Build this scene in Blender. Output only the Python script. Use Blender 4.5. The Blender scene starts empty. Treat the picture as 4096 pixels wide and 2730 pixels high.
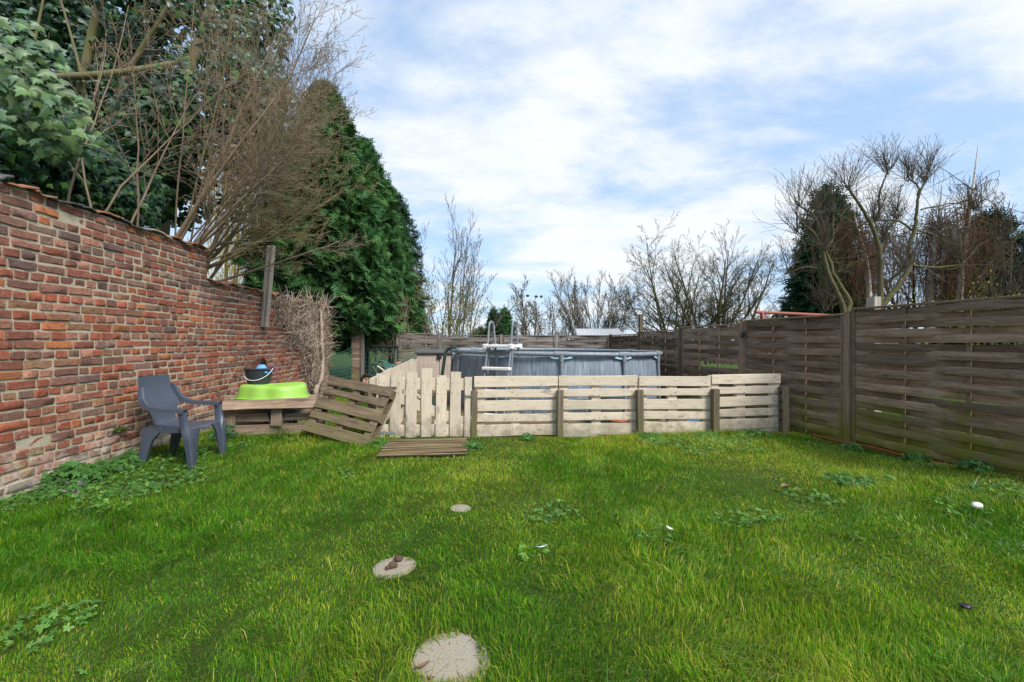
import bpy, math, random
import numpy as np
from mathutils import Matrix, Vector
random.seed(7)
rng = np.random.default_rng(11)
R = math.radians
scene = bpy.context.scene
COL = scene.collection
# ------------------------------------------------------------------ camera
H = 1.25
FPX = 1820.444            # focal length in pixels of the 4096 px wide photograph (16 mm on 36 mm)
cam_d = bpy.data.cameras.new('camera'); cam = bpy.data.objects.new('camera', cam_d); COL.objects.link(cam)
cam.location = (0, 0, H); cam.rotation_euler = (R(90), 0, 0)
cam_d.lens = 16; cam_d.sensor_width = 36; cam_d.clip_start = 0.05; cam_d.clip_end = 3000
scene.camera = cam
# ------------------------------------------------------------------ sky, sun, exposure
SUN_ELEV, SUN_AZ = 46, 136      # azimuth measured clockwise from +Y: high on the right, a little behind the camera
scene.view_settings.view_transform = 'Standard'; scene.view_settings.look = 'None'
scene.view_settings.gamma = 1; scene.view_settings.use_curve_mapping = False
scene.view_settings.exposure = 1.18
world = bpy.data.worlds.new('World'); scene.world = world; world.use_nodes = True
wt = world.node_tree; wt.nodes.clear()
def wn(t, **k):
    n = wt.nodes.new(t)
    for a, b in k.items(): setattr(n, a, b)
    return n
def wmath(op, a, b=None, clamp=False):
    n = wn('ShaderNodeMath', operation=op, use_clamp=clamp)
    for i, x in enumerate((a, b)):
        if x is None: continue
        if isinstance(x, (int, float)): n.inputs[i].default_value = x
        else: wt.links.new(x, n.inputs[i])
    return n.outputs[0]
sky = wn('ShaderNodeTexSky', sky_type='NISHITA', sun_disc=False)
sky.sun_elevation = R(SUN_ELEV); sky.sun_rotation = R(SUN_AZ)
sky.air_density = 1.0; sky.dust_density = 1.6; sky.ozone_density = 1.2
tc = wn('ShaderNodeTexCoord'); sep = wn('ShaderNodeSeparateXYZ'); wt.links.new(tc.outputs['Generated'], sep.inputs[0])
zz = wmath('ADD', wmath('MAXIMUM', sep.outputs[2], 0.0), 0.16)
cx = wmath('DIVIDE', sep.outputs[0], zz); cy = wmath('DIVIDE', sep.outputs[1], zz)
comb = wn('ShaderNodeCombineXYZ'); wt.links.new(cx, comb.inputs[0]); wt.links.new(cy, comb.inputs[1])
def cloudnoise(scale, det, rough, dist, loc, sc=(1, 1, 1)):
    m = wn('ShaderNodeMapping'); m.inputs['Location'].default_value = loc; m.inputs['Scale'].default_value = sc
    m.inputs['Rotation'].default_value = (0, 0, R(24))
    wt.links.new(comb.outputs[0], m.inputs[0])
    n = wn('ShaderNodeTexNoise'); n.inputs['Scale'].default_value = scale; n.inputs['Detail'].default_value = det
    n.inputs['Roughness'].default_value = rough; n.inputs['Distortion'].default_value = dist
    wt.links.new(m.outputs[0], n.inputs['Vector']); return n.outputs[0]
n1 = cloudnoise(0.62, 8, 0.58, 0.35, (3.1, 1.7, 0), (1.0, 1.25, 1))
n2 = cloudnoise(2.3, 7, 0.62, 0.2, (0.4, 5.2, 0), (0.9, 1.25, 1))
dens = wmath('ADD', wmath('MULTIPLY', n1, 0.72), wmath('MULTIPLY', n2, 0.28))
rmp = wn('ShaderNodeValToRGB'); wt.links.new(dens, rmp.inputs[0])
rmp.color_ramp.elements[0].position = 0.415; rmp.color_ramp.elements[0].color = (0.02, 0.02, 0.02, 1)
rmp.color_ramp.elements[1].position = 0.585; rmp.color_ramp.elements[1].color = (1, 1, 1, 1)
rmp.color_ramp.interpolation = 'EASE'
skyb = wn('ShaderNodeMixRGB', blend_type='MULTIPLY'); skyb.inputs[0].default_value = 1
wt.links.new(sky.outputs[0], skyb.inputs[1]); skyb.inputs[2].default_value = (0.080, 0.090, 0.102, 1)
# thin veil that keeps the blue pale, then the clouds themselves
veil = wn('ShaderNodeMixRGB'); veil.inputs[0].default_value = 0.60
wt.links.new(skyb.outputs[0], veil.inputs[1]); veil.inputs[2].default_value = (0.265, 0.36, 0.485, 1)
cl = wn('ShaderNodeMixRGB'); wt.links.new(n2, cl.inputs[0])
cl.inputs[1].default_value = (0.395, 0.425, 0.46, 1); cl.inputs[2].default_value = (0.465, 0.475, 0.485, 1)
mixc = wn('ShaderNodeMixRGB')
fac = wn('ShaderNodeRGBToBW'); wt.links.new(rmp.outputs[0], fac.inputs[0])
wt.links.new(fac.outputs[0], mixc.inputs[0]); wt.links.new(veil.outputs[0], mixc.inputs[1]); wt.links.new(cl.outputs[0], mixc.inputs[2])
bg = wn('ShaderNodeBackground'); wt.links.new(mixc.outputs[0], bg.inputs[0]); bg.inputs[1].default_value = 1.0
wo = wn('ShaderNodeOutputWorld'); wt.links.new(bg.outputs[0], wo.inputs[0])
sd = bpy.data.lights.new('sun', 'SUN'); sd.energy = 2.2; sd.angle = R(20); sd.color = (1.0, 0.955, 0.88)
sun = bpy.data.objects.new('sun', sd); COL.objects.link(sun)
az, el = R(SUN_AZ), R(SUN_ELEV)
sv = Vector((math.sin(az) * math.cos(el), math.cos(az) * math.cos(el), math.sin(el)))
sun.rotation_euler = sv.to_track_quat('Z', 'Y').to_euler(); sun.location = (8, -6, 14)
scene.cycles.use_denoising = True
try:
    scene.cycles.max_bounces = 8; scene.cycles.transparent_max_bounces = 8
    scene.cycles.diffuse_bounces = 4
except Exception: pass

# ------------------------------------------------------------------ helpers
W = {}
def px(u, v, Y):      # the point at distance Y that the photograph shows at pixel (u, v)
    return Vector(((u - 2048) / FPX * Y, Y, H - (v - 1365) / FPX * Y))
def sstep(a, b, x):
    t = np.clip((np.asarray(x, float) - a) / (b - a), 0, 1); return t * t * (3 - 2 * t)
def ground(x, y):     # height of the ground
    x = np.asarray(x, float); y = np.asarray(y, float)
    near = 1 - sstep(12, 30, np.hypot(x, y))
    h = near * (.014 * np.sin(1.7 * x + .6 * y) + .011 * np.sin(2.9 * y - 1.1 * x + 1) + .007 * np.sin(4.7 * x + 3.1 * y))
    h = h + .09 * sstep(3.0, 4.2, x) * (1 - sstep(3.6, 5.4, y))
    h = h - .024 * np.clip(y - 6.5, 0, 8)
    h = h + .03 * (1 - sstep(-4.1, -3.5, x)) * near
    return h
def gz(x, y): return float(ground(x, y))
def tag(o, label=None, cat=None, group=None, kind=None):
    if label: o['label'] = label
    if cat: o['category'] = cat
    if group: o['group'] = group
    if kind: o['kind'] = kind
    return o
def obj(name, me, m=None, parent=None, M=None):
    o = bpy.data.objects.new(name, me); COL.objects.link(o)
    M = M if M is not None else Matrix()
    if m and me and not me.materials: me.materials.append(m)
    if parent is not None:
        o.parent = parent; o.matrix_basis = W[parent.name].inverted() @ M
    else: o.matrix_basis = M
    W[o.name] = M.copy()
    return o
def thing(name, label, cat, loc=(0, 0, 0), rz=0, group=None):
    return tag(obj(name, None, M=Matrix.Translation(Vector(loc)) @ Matrix.Rotation(rz, 4, 'Z')), label, cat, group)
def frame(o, ex, ey=None, ez=None):     # matrix with x axis along ex
    ex = Vector(ex).normalized(); ez = Vector(ez if ez is not None else (0, 0, 1))
    if abs(ex.dot(ez.normalized())) > .999: ez = Vector((0, 1, 0))
    ey = ez.cross(ex).normalized(); ez = ex.cross(ey)
    M = Matrix((ex, ey, ez)).transposed().to_4x4(); M.translation = Vector(o); return M
class MB:
    def __init__(s): s.v = []; s.f = []; s.c = []; s.mi = []
    def add(s, vs, fs, col=None, mi=0):
        b = len(s.v); s.v += [tuple(p) for p in vs]; s.f += [tuple(b + i for i in f) for f in fs]
        s.c += [col or (1, 1, 1)] * len(vs); s.mi += [mi] * len(fs); return s
    def loft(s, secs, cap=True, close=False, col=None, mi=0):
        k = len(secs[0]); vs = [p for q in secs for p in q]; fs = []
        n = len(secs)
        for i in range(n if close else n - 1):
            a, b = i * k, ((i + 1) % n) * k
            for j in range(k): fs.append((a + j, a + (j + 1) % k, b + (j + 1) % k, b + j))
        if cap and not close: fs.append(tuple(range(k))[::-1]); fs.append(tuple(range((n - 1) * k, n * k)))
        return s.add(vs, fs, col, mi)
    def box(s, M, sx, sy, sz, bev=.004, col=None, mi=0):
        b = min(bev, sy * .45, sz * .45, sx * .45)
        def sec(x, i):
            y, z = sy / 2 - i, sz / 2 - i
            return [M @ Vector((x, p, q)) for p, q in ((-y + b, -z), (y - b, -z), (y, -z + b), (y, z - b), (y - b, z), (-y + b, z), (-y, z - b), (-y, -z + b))]
        return s.loft([sec(-sx / 2, b * .6), sec(-sx / 2 + b, 0), sec(sx / 2 - b, 0), sec(sx / 2, b * .6)], col=col, mi=mi)
    def tube(s, pts, r, sides=8, cap=True, col=None, closed=False, mi=0):
        pts = [Vector(p) for p in pts]; n = len(pts); rr = r if isinstance(r, (list, tuple)) else [r] * n
        secs = []; nrm = None
        for i in range(n):
            if closed: d = pts[(i + 1) % n] - pts[i - 1]
            else: d = pts[min(i + 1, n - 1)] - pts[max(i - 1, 0)]
            d.normalize()
            if nrm is None:
                nrm = d.orthogonal().normalized()
            else:
                nrm = (nrm - d * nrm.dot(d));
                nrm = nrm.normalized() if nrm.length > 1e-6 else d.orthogonal().normalized()
            bn = d.cross(nrm)
            secs.append([pts[i] + (nrm * math.cos(2 * math.pi * j / sides) + bn * math.sin(2 * math.pi * j / sides)) * rr[i] for j in range(sides)])
        return s.loft(secs, cap, closed, col, mi)
    def lathe(s, prof, M=None, n=24, col=None, mi=0, cap=False):
        M = M or Matrix()
        return s.loft([[M @ Vector((r * math.cos(2 * math.pi * j / n), r * math.sin(2 * math.pi * j / n), z)) for j in range(n)] for r, z in prof], cap, False, col, mi)
    def mesh(s, name, smooth=None):
        me = bpy.data.meshes.new(name); me.from_pydata(s.v, [], s.f)
        if any(c != (1, 1, 1) for c in s.c):
            a = me.color_attributes.new('col', 'FLOAT_COLOR', 'POINT')
            a.data.foreach_set('color', np.array([(*c, 1) for c in s.c], np.float32).ravel())
        if any(s.mi): me.polygons.foreach_set('material_index', s.mi)
        if smooth:
            me.polygons.foreach_set('use_smooth', [True] * len(me.polygons))
            me.set_sharp_from_angle(angle=R(smooth))
        me.update(); return me
    def build(s, name, m, parent=None, smooth=None, M=None):
        return obj(name, s.mesh(name, smooth), m, parent, M)
def bigmesh(name, V, F, Cc=None, smooth=False):      # V (n,3), F (m,k) numpy arrays
    me = bpy.data.meshes.new(name); V = np.ascontiguousarray(V, np.float32); F = np.ascontiguousarray(F, np.int32)
    me.vertices.add(len(V)); me.vertices.foreach_set('co', V.ravel())
    k = F.shape[1]; me.loops.add(F.size); me.loops.foreach_set('vertex_index', F.ravel())
    me.polygons.add(len(F)); me.polygons.foreach_set('loop_start', np.arange(len(F), dtype=np.int32) * k)
    if smooth: me.polygons.foreach_set('use_smooth', np.ones(len(F), bool))
    if Cc is not None:
        a = me.color_attributes.new('col', 'FLOAT_COLOR', 'POINT')
        c4 = np.ones((len(V), 4), np.float32); c4[:, :3] = Cc; a.data.foreach_set('color', c4.ravel())
    me.update(calc_edges=True); return me
def scatter(tv, tf, P, Ax, Ay, Az, S, Cl=None):      # copies of a template: axes (N,3) each, scale (N,)
    N = len(P); k = len(tv); S = np.asarray(S)[:, None, None]
    V = P[:, None, :] + S * (tv[None, :, 0:1] * Ax[:, None, :] + tv[None, :, 1:2] * Ay[:, None, :] + tv[None, :, 2:3] * Az[:, None, :])
    F = (np.asarray(tf)[None] + (np.arange(N) * k)[:, None, None]).reshape(-1, len(tf[0]))
    return V.reshape(-1, 3), F, (None if Cl is None else np.repeat(Cl, k, 0))
def unit(a): return a / np.maximum(np.linalg.norm(a, axis=-1, keepdims=True), 1e-9)
def frames(n, up=None, spin=None):      # frame with z along n
    n = unit(n); up = np.array([0., 0, 1]) if up is None else up
    ax = np.cross(np.broadcast_to(up, n.shape), n); bad = np.linalg.norm(ax, axis=1) < 1e-3
    ax[bad] = (1, 0, 0); ax = unit(ax); ay = np.cross(n, ax)
    if spin is not None:
        c, s = np.cos(spin)[:, None], np.sin(spin)[:, None]; ax, ay = ax * c + ay * s, ay * c - ax * s
    return ax, ay, n
class Twigs:       # collects tapering branches, builds them all with numpy
    def __init__(s): s.g = {}
    def add(s, pts, r0, r1, sides=3, col=(1, 1, 1)):
        s.g.setdefault((len(pts), sides), []).append((pts, r0, r1, col))
    def mesh(s, name):
        VV, FF, CC = [], [], []; base = 0
        for (n, k), L in s.g.items():
            P = np.array([l[0] for l in L], float).reshape(len(L), n, 3)
            r0 = np.array([l[1] for l in L])[:, None]; r1 = np.array([l[2] for l in L])[:, None]
            t = np.linspace(0, 1, n)[None]; rad = r0 * (1 - t) + r1 * t
            T = np.empty_like(P); T[:, 1:-1] = P[:, 2:] - P[:, :-2]; T[:, 0] = P[:, 1] - P[:, 0]; T[:, -1] = P[:, -1] - P[:, -2]
            T = unit(T); ref = np.array([.31, .87, .38]); A = unit(np.cross(T, ref)); Bn = np.cross(T, A)
            th = np.arange(k) * 2 * np.pi / k
            V = P[:, :, None, :] + rad[:, :, None, None] * (A[:, :, None, :] * np.cos(th)[None, None, :, None] + Bn[:, :, None, :] * np.sin(th)[None, None, :, None])
            i = np.arange(n - 1)[:, None] * k; j = np.arange(k)[None]; j2 = (j + 1) % k
            q = np.stack([i + j, i + j2, i + k + j2, i + k + j], -1).reshape(-1, 4)
            F = (q[None] + (np.arange(len(L)) * n * k)[:, None, None]).reshape(-1, 4) + base
            VV.append(V.reshape(-1, 3)); FF.append(F); base += len(L) * n * k
            CC.append(np.repeat(np.array([l[3] for l in L], float), n * k, 0))
        return bigmesh(name, np.concatenate(VV), np.concatenate(FF), np.concatenate(CC), True)
def rv(s=1.0): return Vector((random.gauss(0, s), random.gauss(0, s), random.gauss(0, s)))
def grow(B, p, d, L, r, lvl, P, tips=None, col=(1, 1, 1)):
    n = P['seg'][lvl]; pts = [p.copy()]; dirs = [d.copy()]; d = d.copy(); q = p.copy(); st = L / n
    for i in range(n):
        d = d + rv(P['wob'][lvl]) + Vector((0, 0, P['up'][lvl])); d.normalize(); q = q + d * st
        pts.append(q.copy()); dirs.append(d.copy())
    last = lvl == len(P['seg']) - 1
    r1 = max(r * (.35 if last else P.get('taper', .42)), P.get('rmin', .002))
    B.add([tuple(x) for x in pts], r, r1, 6 if r > .03 else (4 if r > .012 else 3), col)
    if tips is not None and last: tips.append((pts[-1], d))
    if last: return
    k = P['nc'][lvl]; f0 = P['f0'][lvl]
    for c in range(k):
        f = f0 + (1 - f0) * (c + random.random()) / k; x = f * n; i = min(int(x), n - 1); w = x - i
        bp = pts[i].lerp(pts[i + 1], w); bd = dirs[i + 1]
        a = R(P['ang'][lvl] * random.uniform(.6, 1.3)); o = bd.orthogonal().normalized(); o.rotate(Matrix.Rotation(random.uniform(0, 2 * math.pi), 3, bd))
        nd = bd * math.cos(a) + o * math.sin(a)
        grow(B, bp, nd, L * P['rat'][lvl] * random.uniform(.65, 1.15) * (1.1 - .45 * f), max((r * (1 - f) + r1 * f) * P.get('rr', .6), P.get('rmin', .002)), lvl + 1, P, tips, col)

# ------------------------------------------------------------------ materials
class NT:
    def __init__(s, name):
        s.m = bpy.data.materials.new(name); s.m.use_nodes = True; s.t = s.m.node_tree; s.t.nodes.clear()
    def n(s, t, **k):
        x = s.t.nodes.new(t)
        for a, b in k.items(): setattr(x, a, b)
        return x
    def put(s, sock, v):
        if isinstance(v, bpy.types.NodeSocket): s.t.links.new(v, sock)
        elif isinstance(v, (tuple, list)) and sock.type == 'RGBA' and len(v) == 3: sock.default_value = (*v, 1)
        else: sock.default_value = v
    def math(s, op, a, b=0.0, clamp=False):
        x = s.n('ShaderNodeMath', operation=op, use_clamp=clamp); s.put(x.inputs[0], a); s.put(x.inputs[1], b); return x.outputs[0]
    def mix(s, f, a, b, mode='MIX'):
        x = s.n('ShaderNodeMixRGB', blend_type=mode); s.put(x.inputs[0], f); s.put(x.inputs[1], a); s.put(x.inputs[2], b); return x.outputs[0]
    def noise(s, vec, scale, det=4, rough=.55, dist=0, col=False):
        x = s.n('ShaderNodeTexNoise'); s.put(x.inputs['Vector'], vec); x.inputs['Scale'].default_value = scale
        x.inputs['Detail'].default_value = det; x.inputs['Roughness'].default_value = rough; x.inputs['Distortion'].default_value = dist
        return x.outputs[1 if col else 0]
    def ramp(s, f, a, b, ca=(0, 0, 0), cb=(1, 1, 1)):
        x = s.n('ShaderNodeValToRGB'); s.put(x.inputs[0], f); e = x.color_ramp.elements
        e[0].position = a; e[1].position = b; e[0].color = (*ca, 1); e[1].color = (*cb, 1); return x.outputs[0]
    def coord(s, which='Object', scale=(1, 1, 1), rand=True):
        x = s.n('ShaderNodeTexCoord').outputs[which]
        m = s.n('ShaderNodeMapping'); s.put(m.inputs[0], x); m.inputs['Scale'].default_value = scale
        if rand:
            r = s.n('ShaderNodeObjectInfo').outputs['Random']; c = s.n('ShaderNodeCombineXYZ')
            s.put(c.inputs[0], s.math('MULTIPLY', r, 37.0)); s.put(c.inputs[1], s.math('MULTIPLY', r, 91.0)); s.put(c.inputs[2], s.math('MULTIPLY', r, 53.0))
            s.t.links.new(c.outputs[0], m.inputs['Location'])
        return m.outputs[0]
    def pos(s): return s.n('ShaderNodeNewGeometry').outputs['Position']
    def posz(s):
        x = s.n('ShaderNodeSeparateXYZ'); s.put(x.inputs[0], s.pos()); return x.outputs[2]
    def rnd(s): return s.n('ShaderNodeObjectInfo').outputs['Random']
    def attr(s): return s.n('ShaderNodeVertexColor', layer_name='col').outputs[0]
    def bump(s, h, st, dist=.01):
        x = s.n('ShaderNodeBump'); s.put(x.inputs['Height'], h); x.inputs['Strength'].default_value = st; x.inputs['Distance'].default_value = dist; return x.outputs[0]
    def out(s, base, rough=.7, bump=None, metal=0, spec=.3, **k):
        b = s.n('ShaderNodeBsdfPrincipled'); s.put(b.inputs['Base Color'], base); s.put(b.inputs['Roughness'], rough); b.inputs['Metallic'].default_value = metal
        b.inputs['Specular IOR Level'].default_value = spec
        if bump is not None: s.t.links.new(bump, b.inputs['Normal'])
        o = s.n('ShaderNodeOutputMaterial'); s.t.links.new(b.outputs[0], o.inputs[0]); return s.m
    def leaf(s, base, trans=.35, tcol=None, gloss=.0, rough=.5):
        d = s.n('ShaderNodeBsdfDiffuse'); s.put(d.inputs[0], base)
        t = s.n('ShaderNodeBsdfTranslucent'); s.put(t.inputs[0], tcol if tcol is not None else base)
        m = s.n('ShaderNodeMixShader'); m.inputs[0].default_value = trans
        s.t.links.new(d.outputs[0], m.inputs[1]); s.t.links.new(t.outputs[0], m.inputs[2]); res = m.outputs[0]
        if gloss:
            g = s.n('ShaderNodeBsdfGlossy'); g.inputs['Roughness'].default_value = rough; g.inputs[0].default_value = (.9, .95, 1, 1)
            fr = s.n('ShaderNodeFresnel'); fr.inputs[0].default_value = 1.42
            m2 = s.n('ShaderNodeMixShader'); s.put(m2.inputs[0], s.math('MULTIPLY', fr.outputs[0], gloss))
            s.t.links.new(res, m2.inputs[1]); s.t.links.new(g.outputs[0], m2.inputs[2]); res = m2.outputs[0]
        o = s.n('ShaderNodeOutputMaterial'); s.t.links.new(res, o.inputs[0]); return s.m
def wood(name, light, dark, moss=None, mossz=(.0, .9), mosscol=(.10, .125, .02), stain=.35, stainc=(.10, .085, .06), grain=1.0, rough=.8, var=.3, knots=True, dirtz=None):
    t = NT(name); c = t.coord('Object', (1.3, 26, 26)); g = t.noise(c, 1.6, 6, .62, .25)
    col = t.mix(t.ramp(g, .32, .68), dark, light)
    fine = t.noise(t.coord('Object', (3, 110, 110)), 1.5, 3, .6)
    cr = t.ramp(fine, .34, .42); col = t.mix(t.mix(grain * .55, (1, 1, 1), cr), (0, 0, 0), col) if False else t.mix(t.math('MULTIPLY', t.math('SUBTRACT', 1.0, cr), .45 * grain), col, tuple(x * .45 for x in dark))
    if knots:
        kn = t.noise(t.coord('Object', (3.0, 9, 9)), 1.3, 1, .4); km = t.ramp(kn, .70, .76)
        col = t.mix(t.math('MULTIPLY', km, .6), col, tuple(x * .4 for x in dark))
    st = t.noise(t.coord('Object', (2.2, 5, 5)), 1.5, 5, .7, .6)
    col = t.mix(t.math('MULTIPLY', t.ramp(st, .50, .72), stain), col, stainc)
    v = t.math('ADD', t.math('MULTIPLY', t.rnd(), var * 2), 1 - var)
    vc = t.n('ShaderNodeCombineXYZ'); [t.put(vc.inputs[i], v) for i in range(3)]
    col = t.mix(1.0, col, vc.outputs[0], 'MULTIPLY')
    if moss:
        mn = t.noise(t.pos(), 3.2, 6, .68, .3)
        mr = t.n('ShaderNodeMapRange'); t.put(mr.inputs[0], t.posz()); mr.inputs[1].default_value = mossz[0]; mr.inputs[2].default_value = mossz[1]
        mr.inputs[3].default_value = .30; mr.inputs[4].default_value = -.16
        mm = t.ramp(t.math('ADD', mn, mr.outputs[0]), .52, .74)
        col = t.mix(t.math('MULTIPLY', mm, moss), col, mosscol)
    if dirtz:
        mr = t.n('ShaderNodeMapRange'); t.put(mr.inputs[0], t.posz()); mr.inputs[1].default_value = 0; mr.inputs[2].default_value = dirtz
        mr.inputs[3].default_value = .22; mr.inputs[4].default_value = -.1
        dm = t.ramp(t.math('ADD', t.noise(t.pos(), 7, 6, .7), mr.outputs[0]), .5, .8)
        col = t.mix(t.math('MULTIPLY', dm, .7), col, (.17, .15, .09))
    h = t.math('ADD', t.math('MULTIPLY', g, .6), t.math('MULTIPLY', fine, .4))
    return t.out(col, rough, t.bump(h, .45, .006), spec=.2)
M_cream = wood('cream_painted_wood', (.64, .55, .44), (.53, .45, .355), stain=.5, stainc=(.36, .30, .22), var=.10, grain=1.0, dirtz=.40)
M_darkwood = wood('dark_stained_wood', (.30, .212, .152), (.135, .094, .070), moss=.9, mossz=(-.05, 1.0), mosscol=(.13, .14, .018), stain=.16, stainc=(.05, .039, .032), var=.42, grain=1.3)
M_greyfence = wood('grey_fence_wood', (.27, .235, .21), (.135, .115, .105), stain=.35, stainc=(.06, .05, .045), var=.28)
M_post = wood('weathered_post_wood', (.20, .165, .115), (.085, .07, .045), moss=.8, mossz=(-.05, .45), mosscol=(.12, .125, .03), var=.15)
M_pallet = wood('brown_pallet_wood', (.235, .178, .118), (.085, .062, .042), moss=.5, mossz=(-.1, .8), mosscol=(.12, .125, .04), stain=.45, stainc=(.06, .045, .032), var=.22)
M_palletgrey = wood('greybrown_pallet_wood', (.33, .25, .185), (.12, .085, .062), stain=.6, stainc=(.16, .085, .05), var=.24)
M_deck = wood('deck_wood', (.27, .20, .11), (.10, .072, .04), moss=.55, mossz=(-1, .6), mosscol=(.10, .11, .02), stain=.4, stainc=(.05, .04, .025), var=.25)
M_gapshade = wood('painted_gap_shade_wood', (.045, .038, .022), (.02, .017, .012), stain=.2, var=.2)  # near-black colour that stands in for shade between the mat slats
M_batten = wood('silver_weathered_timber', (.42, .38, .335), (.25, .22, .19), stain=.3, stainc=(.15, .12, .09), var=.1)
M_oldslat = wood('greygreen_slat_wood', (.25, .25, .17), (.12, .12, .08), stain=.3, var=.2)
def plastic(name, c, rough=.45, var=.08, spec=.4, dirt=.15, dirtc=(.2, .18, .15)):
    t = NT(name); n = t.noise(t.coord('Object'), 6, 5, .6); f = t.noise(t.coord('Object'), 90, 2, .5)
    col = t.mix(t.math('MULTIPLY', t.ramp(n, .45, .75), dirt), c, dirtc); sc_ = t.noise(t.coord('Object', (1, 1, .35)), 38, 4, .7)
    col = t.mix(t.math('MULTIPLY', t.ramp(sc_, .56, .72), min(1, dirt * 1.8)), col, dirtc)
    return t.out(col, t.math('ADD', rough - .06, t.math('MULTIPLY', n, .14)), t.bump(f, .05, .001), spec=spec)
M_chair = plastic('slate_blue_plastic', (.052, .066, .094), .32, dirt=.12, dirtc=(.12, .12, .12))
M_lime = plastic('lime_plastic', (.27, .50, .075), .45, dirt=.25, dirtc=(.36, .52, .18))
M_bucket = plastic('black_plastic', (.026, .033, .042), .55, dirt=.3, dirtc=(.06, .065, .07))
M_white = plastic('white_plastic', (.72, .72, .70), .45, dirt=.25, dirtc=(.45, .43, .40))
M_poolgrey = plastic('pool_grey_paint', (.17, .20, .235), .38, dirt=.2, dirtc=(.28, .30, .32))
M_clipblue = plastic('pale_blue_vinyl', (.42, .66, .74), .4)
M_beigebox = plastic('beige_box_plastic', (.47, .385, .325), .5, dirt=.15, dirtc=(.3, .25, .2))
M_lid = plastic('charcoal_lid_plastic', (.085, .088, .095), .4)
M_blackp = plastic('black_fitting', (.012, .012, .014), .4)
M_greenpipe = plastic('dark_green_enamel', (.012, .075, .062), .33, dirt=.3, dirtc=(.08, .05, .03))
M_orange = plastic('orange_plastic', (.75, .20, .03), .4)
M_orangegrip = plastic('faded_orange_grip', (.52, .2, .09), .5)
M_bluecloth = plastic('sky_blue_cloth', (.12, .36, .68), .8)
M_tyre = plastic('black_rubber', (.014, .014, .015), .7)
M_rim = plastic('cream_rim_plastic', (.62, .55, .46), .45)
M_twine = plastic('violet_twine', (.16, .14, .5), .6)
M_redpipe = plastic('red_brown_paint', (.30, .085, .06), .5, dirt=.4, dirtc=(.16, .07, .05))
M_redcable = plastic('red_cable_rubber', (.45, .06, .035), .5)
M_hose = plastic('green_hose_rubber', (.012, .045, .035), .45)
M_hinge = plastic('blue_grey_steel', (.17, .225, .235), .4, spec=.6, dirt=.3)
M_hingedark = plastic('dark_steel', (.07, .075, .08), .4, spec=.6)
M_mesh = plastic('green_coated_wire', (.02, .10, .085), .45)
M_frameblack = plastic('black_green_steel', (.012, .018, .02), .45)
M_pebble = plastic('white_stone', (.68, .66, .62), .7)
M_dung = plastic('brown_clod', (.075, .04, .025), .8)
M_leafdry = plastic('dry_brown_leaf', (.20, .11, .065), .7)
M_nail = plastic('rusty_nail', (.045, .026, .018), .7)
t = NT('rusty_sheet'); n_ = t.noise(t.coord(), 9, 6, .7); M_rust = t.out(t.mix(t.ramp(n_, .35, .7), (.055, .028, .02), (.16, .085, .055)), .8)
t = NT('roof_metal'); M_roof = t.out(t.mix(t.noise(t.pos(), 2, 4), (.5, .5, .5), (.7, .7, .7)), .5, metal=.2)
t = NT('concrete'); n_ = t.noise(t.pos(), 14, 6, .65); M_conc = t.out(t.mix(n_, (.22, .20, .165), (.42, .39, .33)), .9, t.bump(n_, .4, .01))
# brick and mortar
t = NT('old_brick'); P_ = t.pos(); a_ = t.attr()
n1_ = t.noise(P_, 34, 6, .68); n2_ = t.noise(P_, 9, 4, .6); n3_ = t.noise(P_, 90, 3, .6)
c_ = t.mix(t.math('MULTIPLY', t.ramp(n1_, .42, .66), .62), a_, (.075, .05, .042))
c_ = t.mix(t.math('MULTIPLY', t.ramp(n2_, .52, .75), .30), c_, (.30, .22, .18))
c_ = t.mix(t.math('MULTIPLY', t.ramp(n3_, .60, .74), .6), c_, (.45, .38, .30))
mr = t.n('ShaderNodeMapRange'); t.put(mr.inputs[0], t.posz()); mr.inputs[1].default_value = .0; mr.inputs[2].default_value = .62; mr.inputs[3].default_value = .26; mr.inputs[4].default_value = -.13
wh = t.ramp(t.math('ADD', t.noise(P_, 4.2, 6, .68), mr.outputs[0]), .56, .72); c_ = t.mix(t.math('MULTIPLY', wh, .72), c_, (.47, .42, .35))
li = t.math('MULTIPLY', t.ramp(t.noise(P_, 6.5, 5, .6), .60, .70), t.ramp(t.math('ADD', mr.outputs[0], .5), .42, .62)); c_ = t.mix(t.math('MULTIPLY', li, .55), c_, (.38, .34, .10))
M_brick = t.out(c_, .88, t.bump(t.math('ADD', n1_, t.math('MULTIPLY', n3_, .7)), 1.0, .011), spec=.2)
t = NT('lime_mortar'); P_ = t.pos(); n1_ = t.noise(P_, 60, 5, .7); n2_ = t.noise(P_, 5, 4, .6)
c_ = t.mix(n2_, (.33, .285, .205), (.53, .465, .36)); c_ = t.mix(t.math('MULTIPLY', t.ramp(n1_, .55, .7), .5), c_, (.16, .14, .10))
M_mortar = t.out(c_, .95, t.bump(n1_, .9, .012), spec=.1)
t = NT('roof_tile_clay'); n1_ = t.noise(t.pos(), 22, 5, .7); M_tile = t.out(t.mix(t.ramp(n1_, .45, .7), t.attr(), (.2, .17, .13)), .85, t.bump(n1_, .5, .006))
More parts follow.
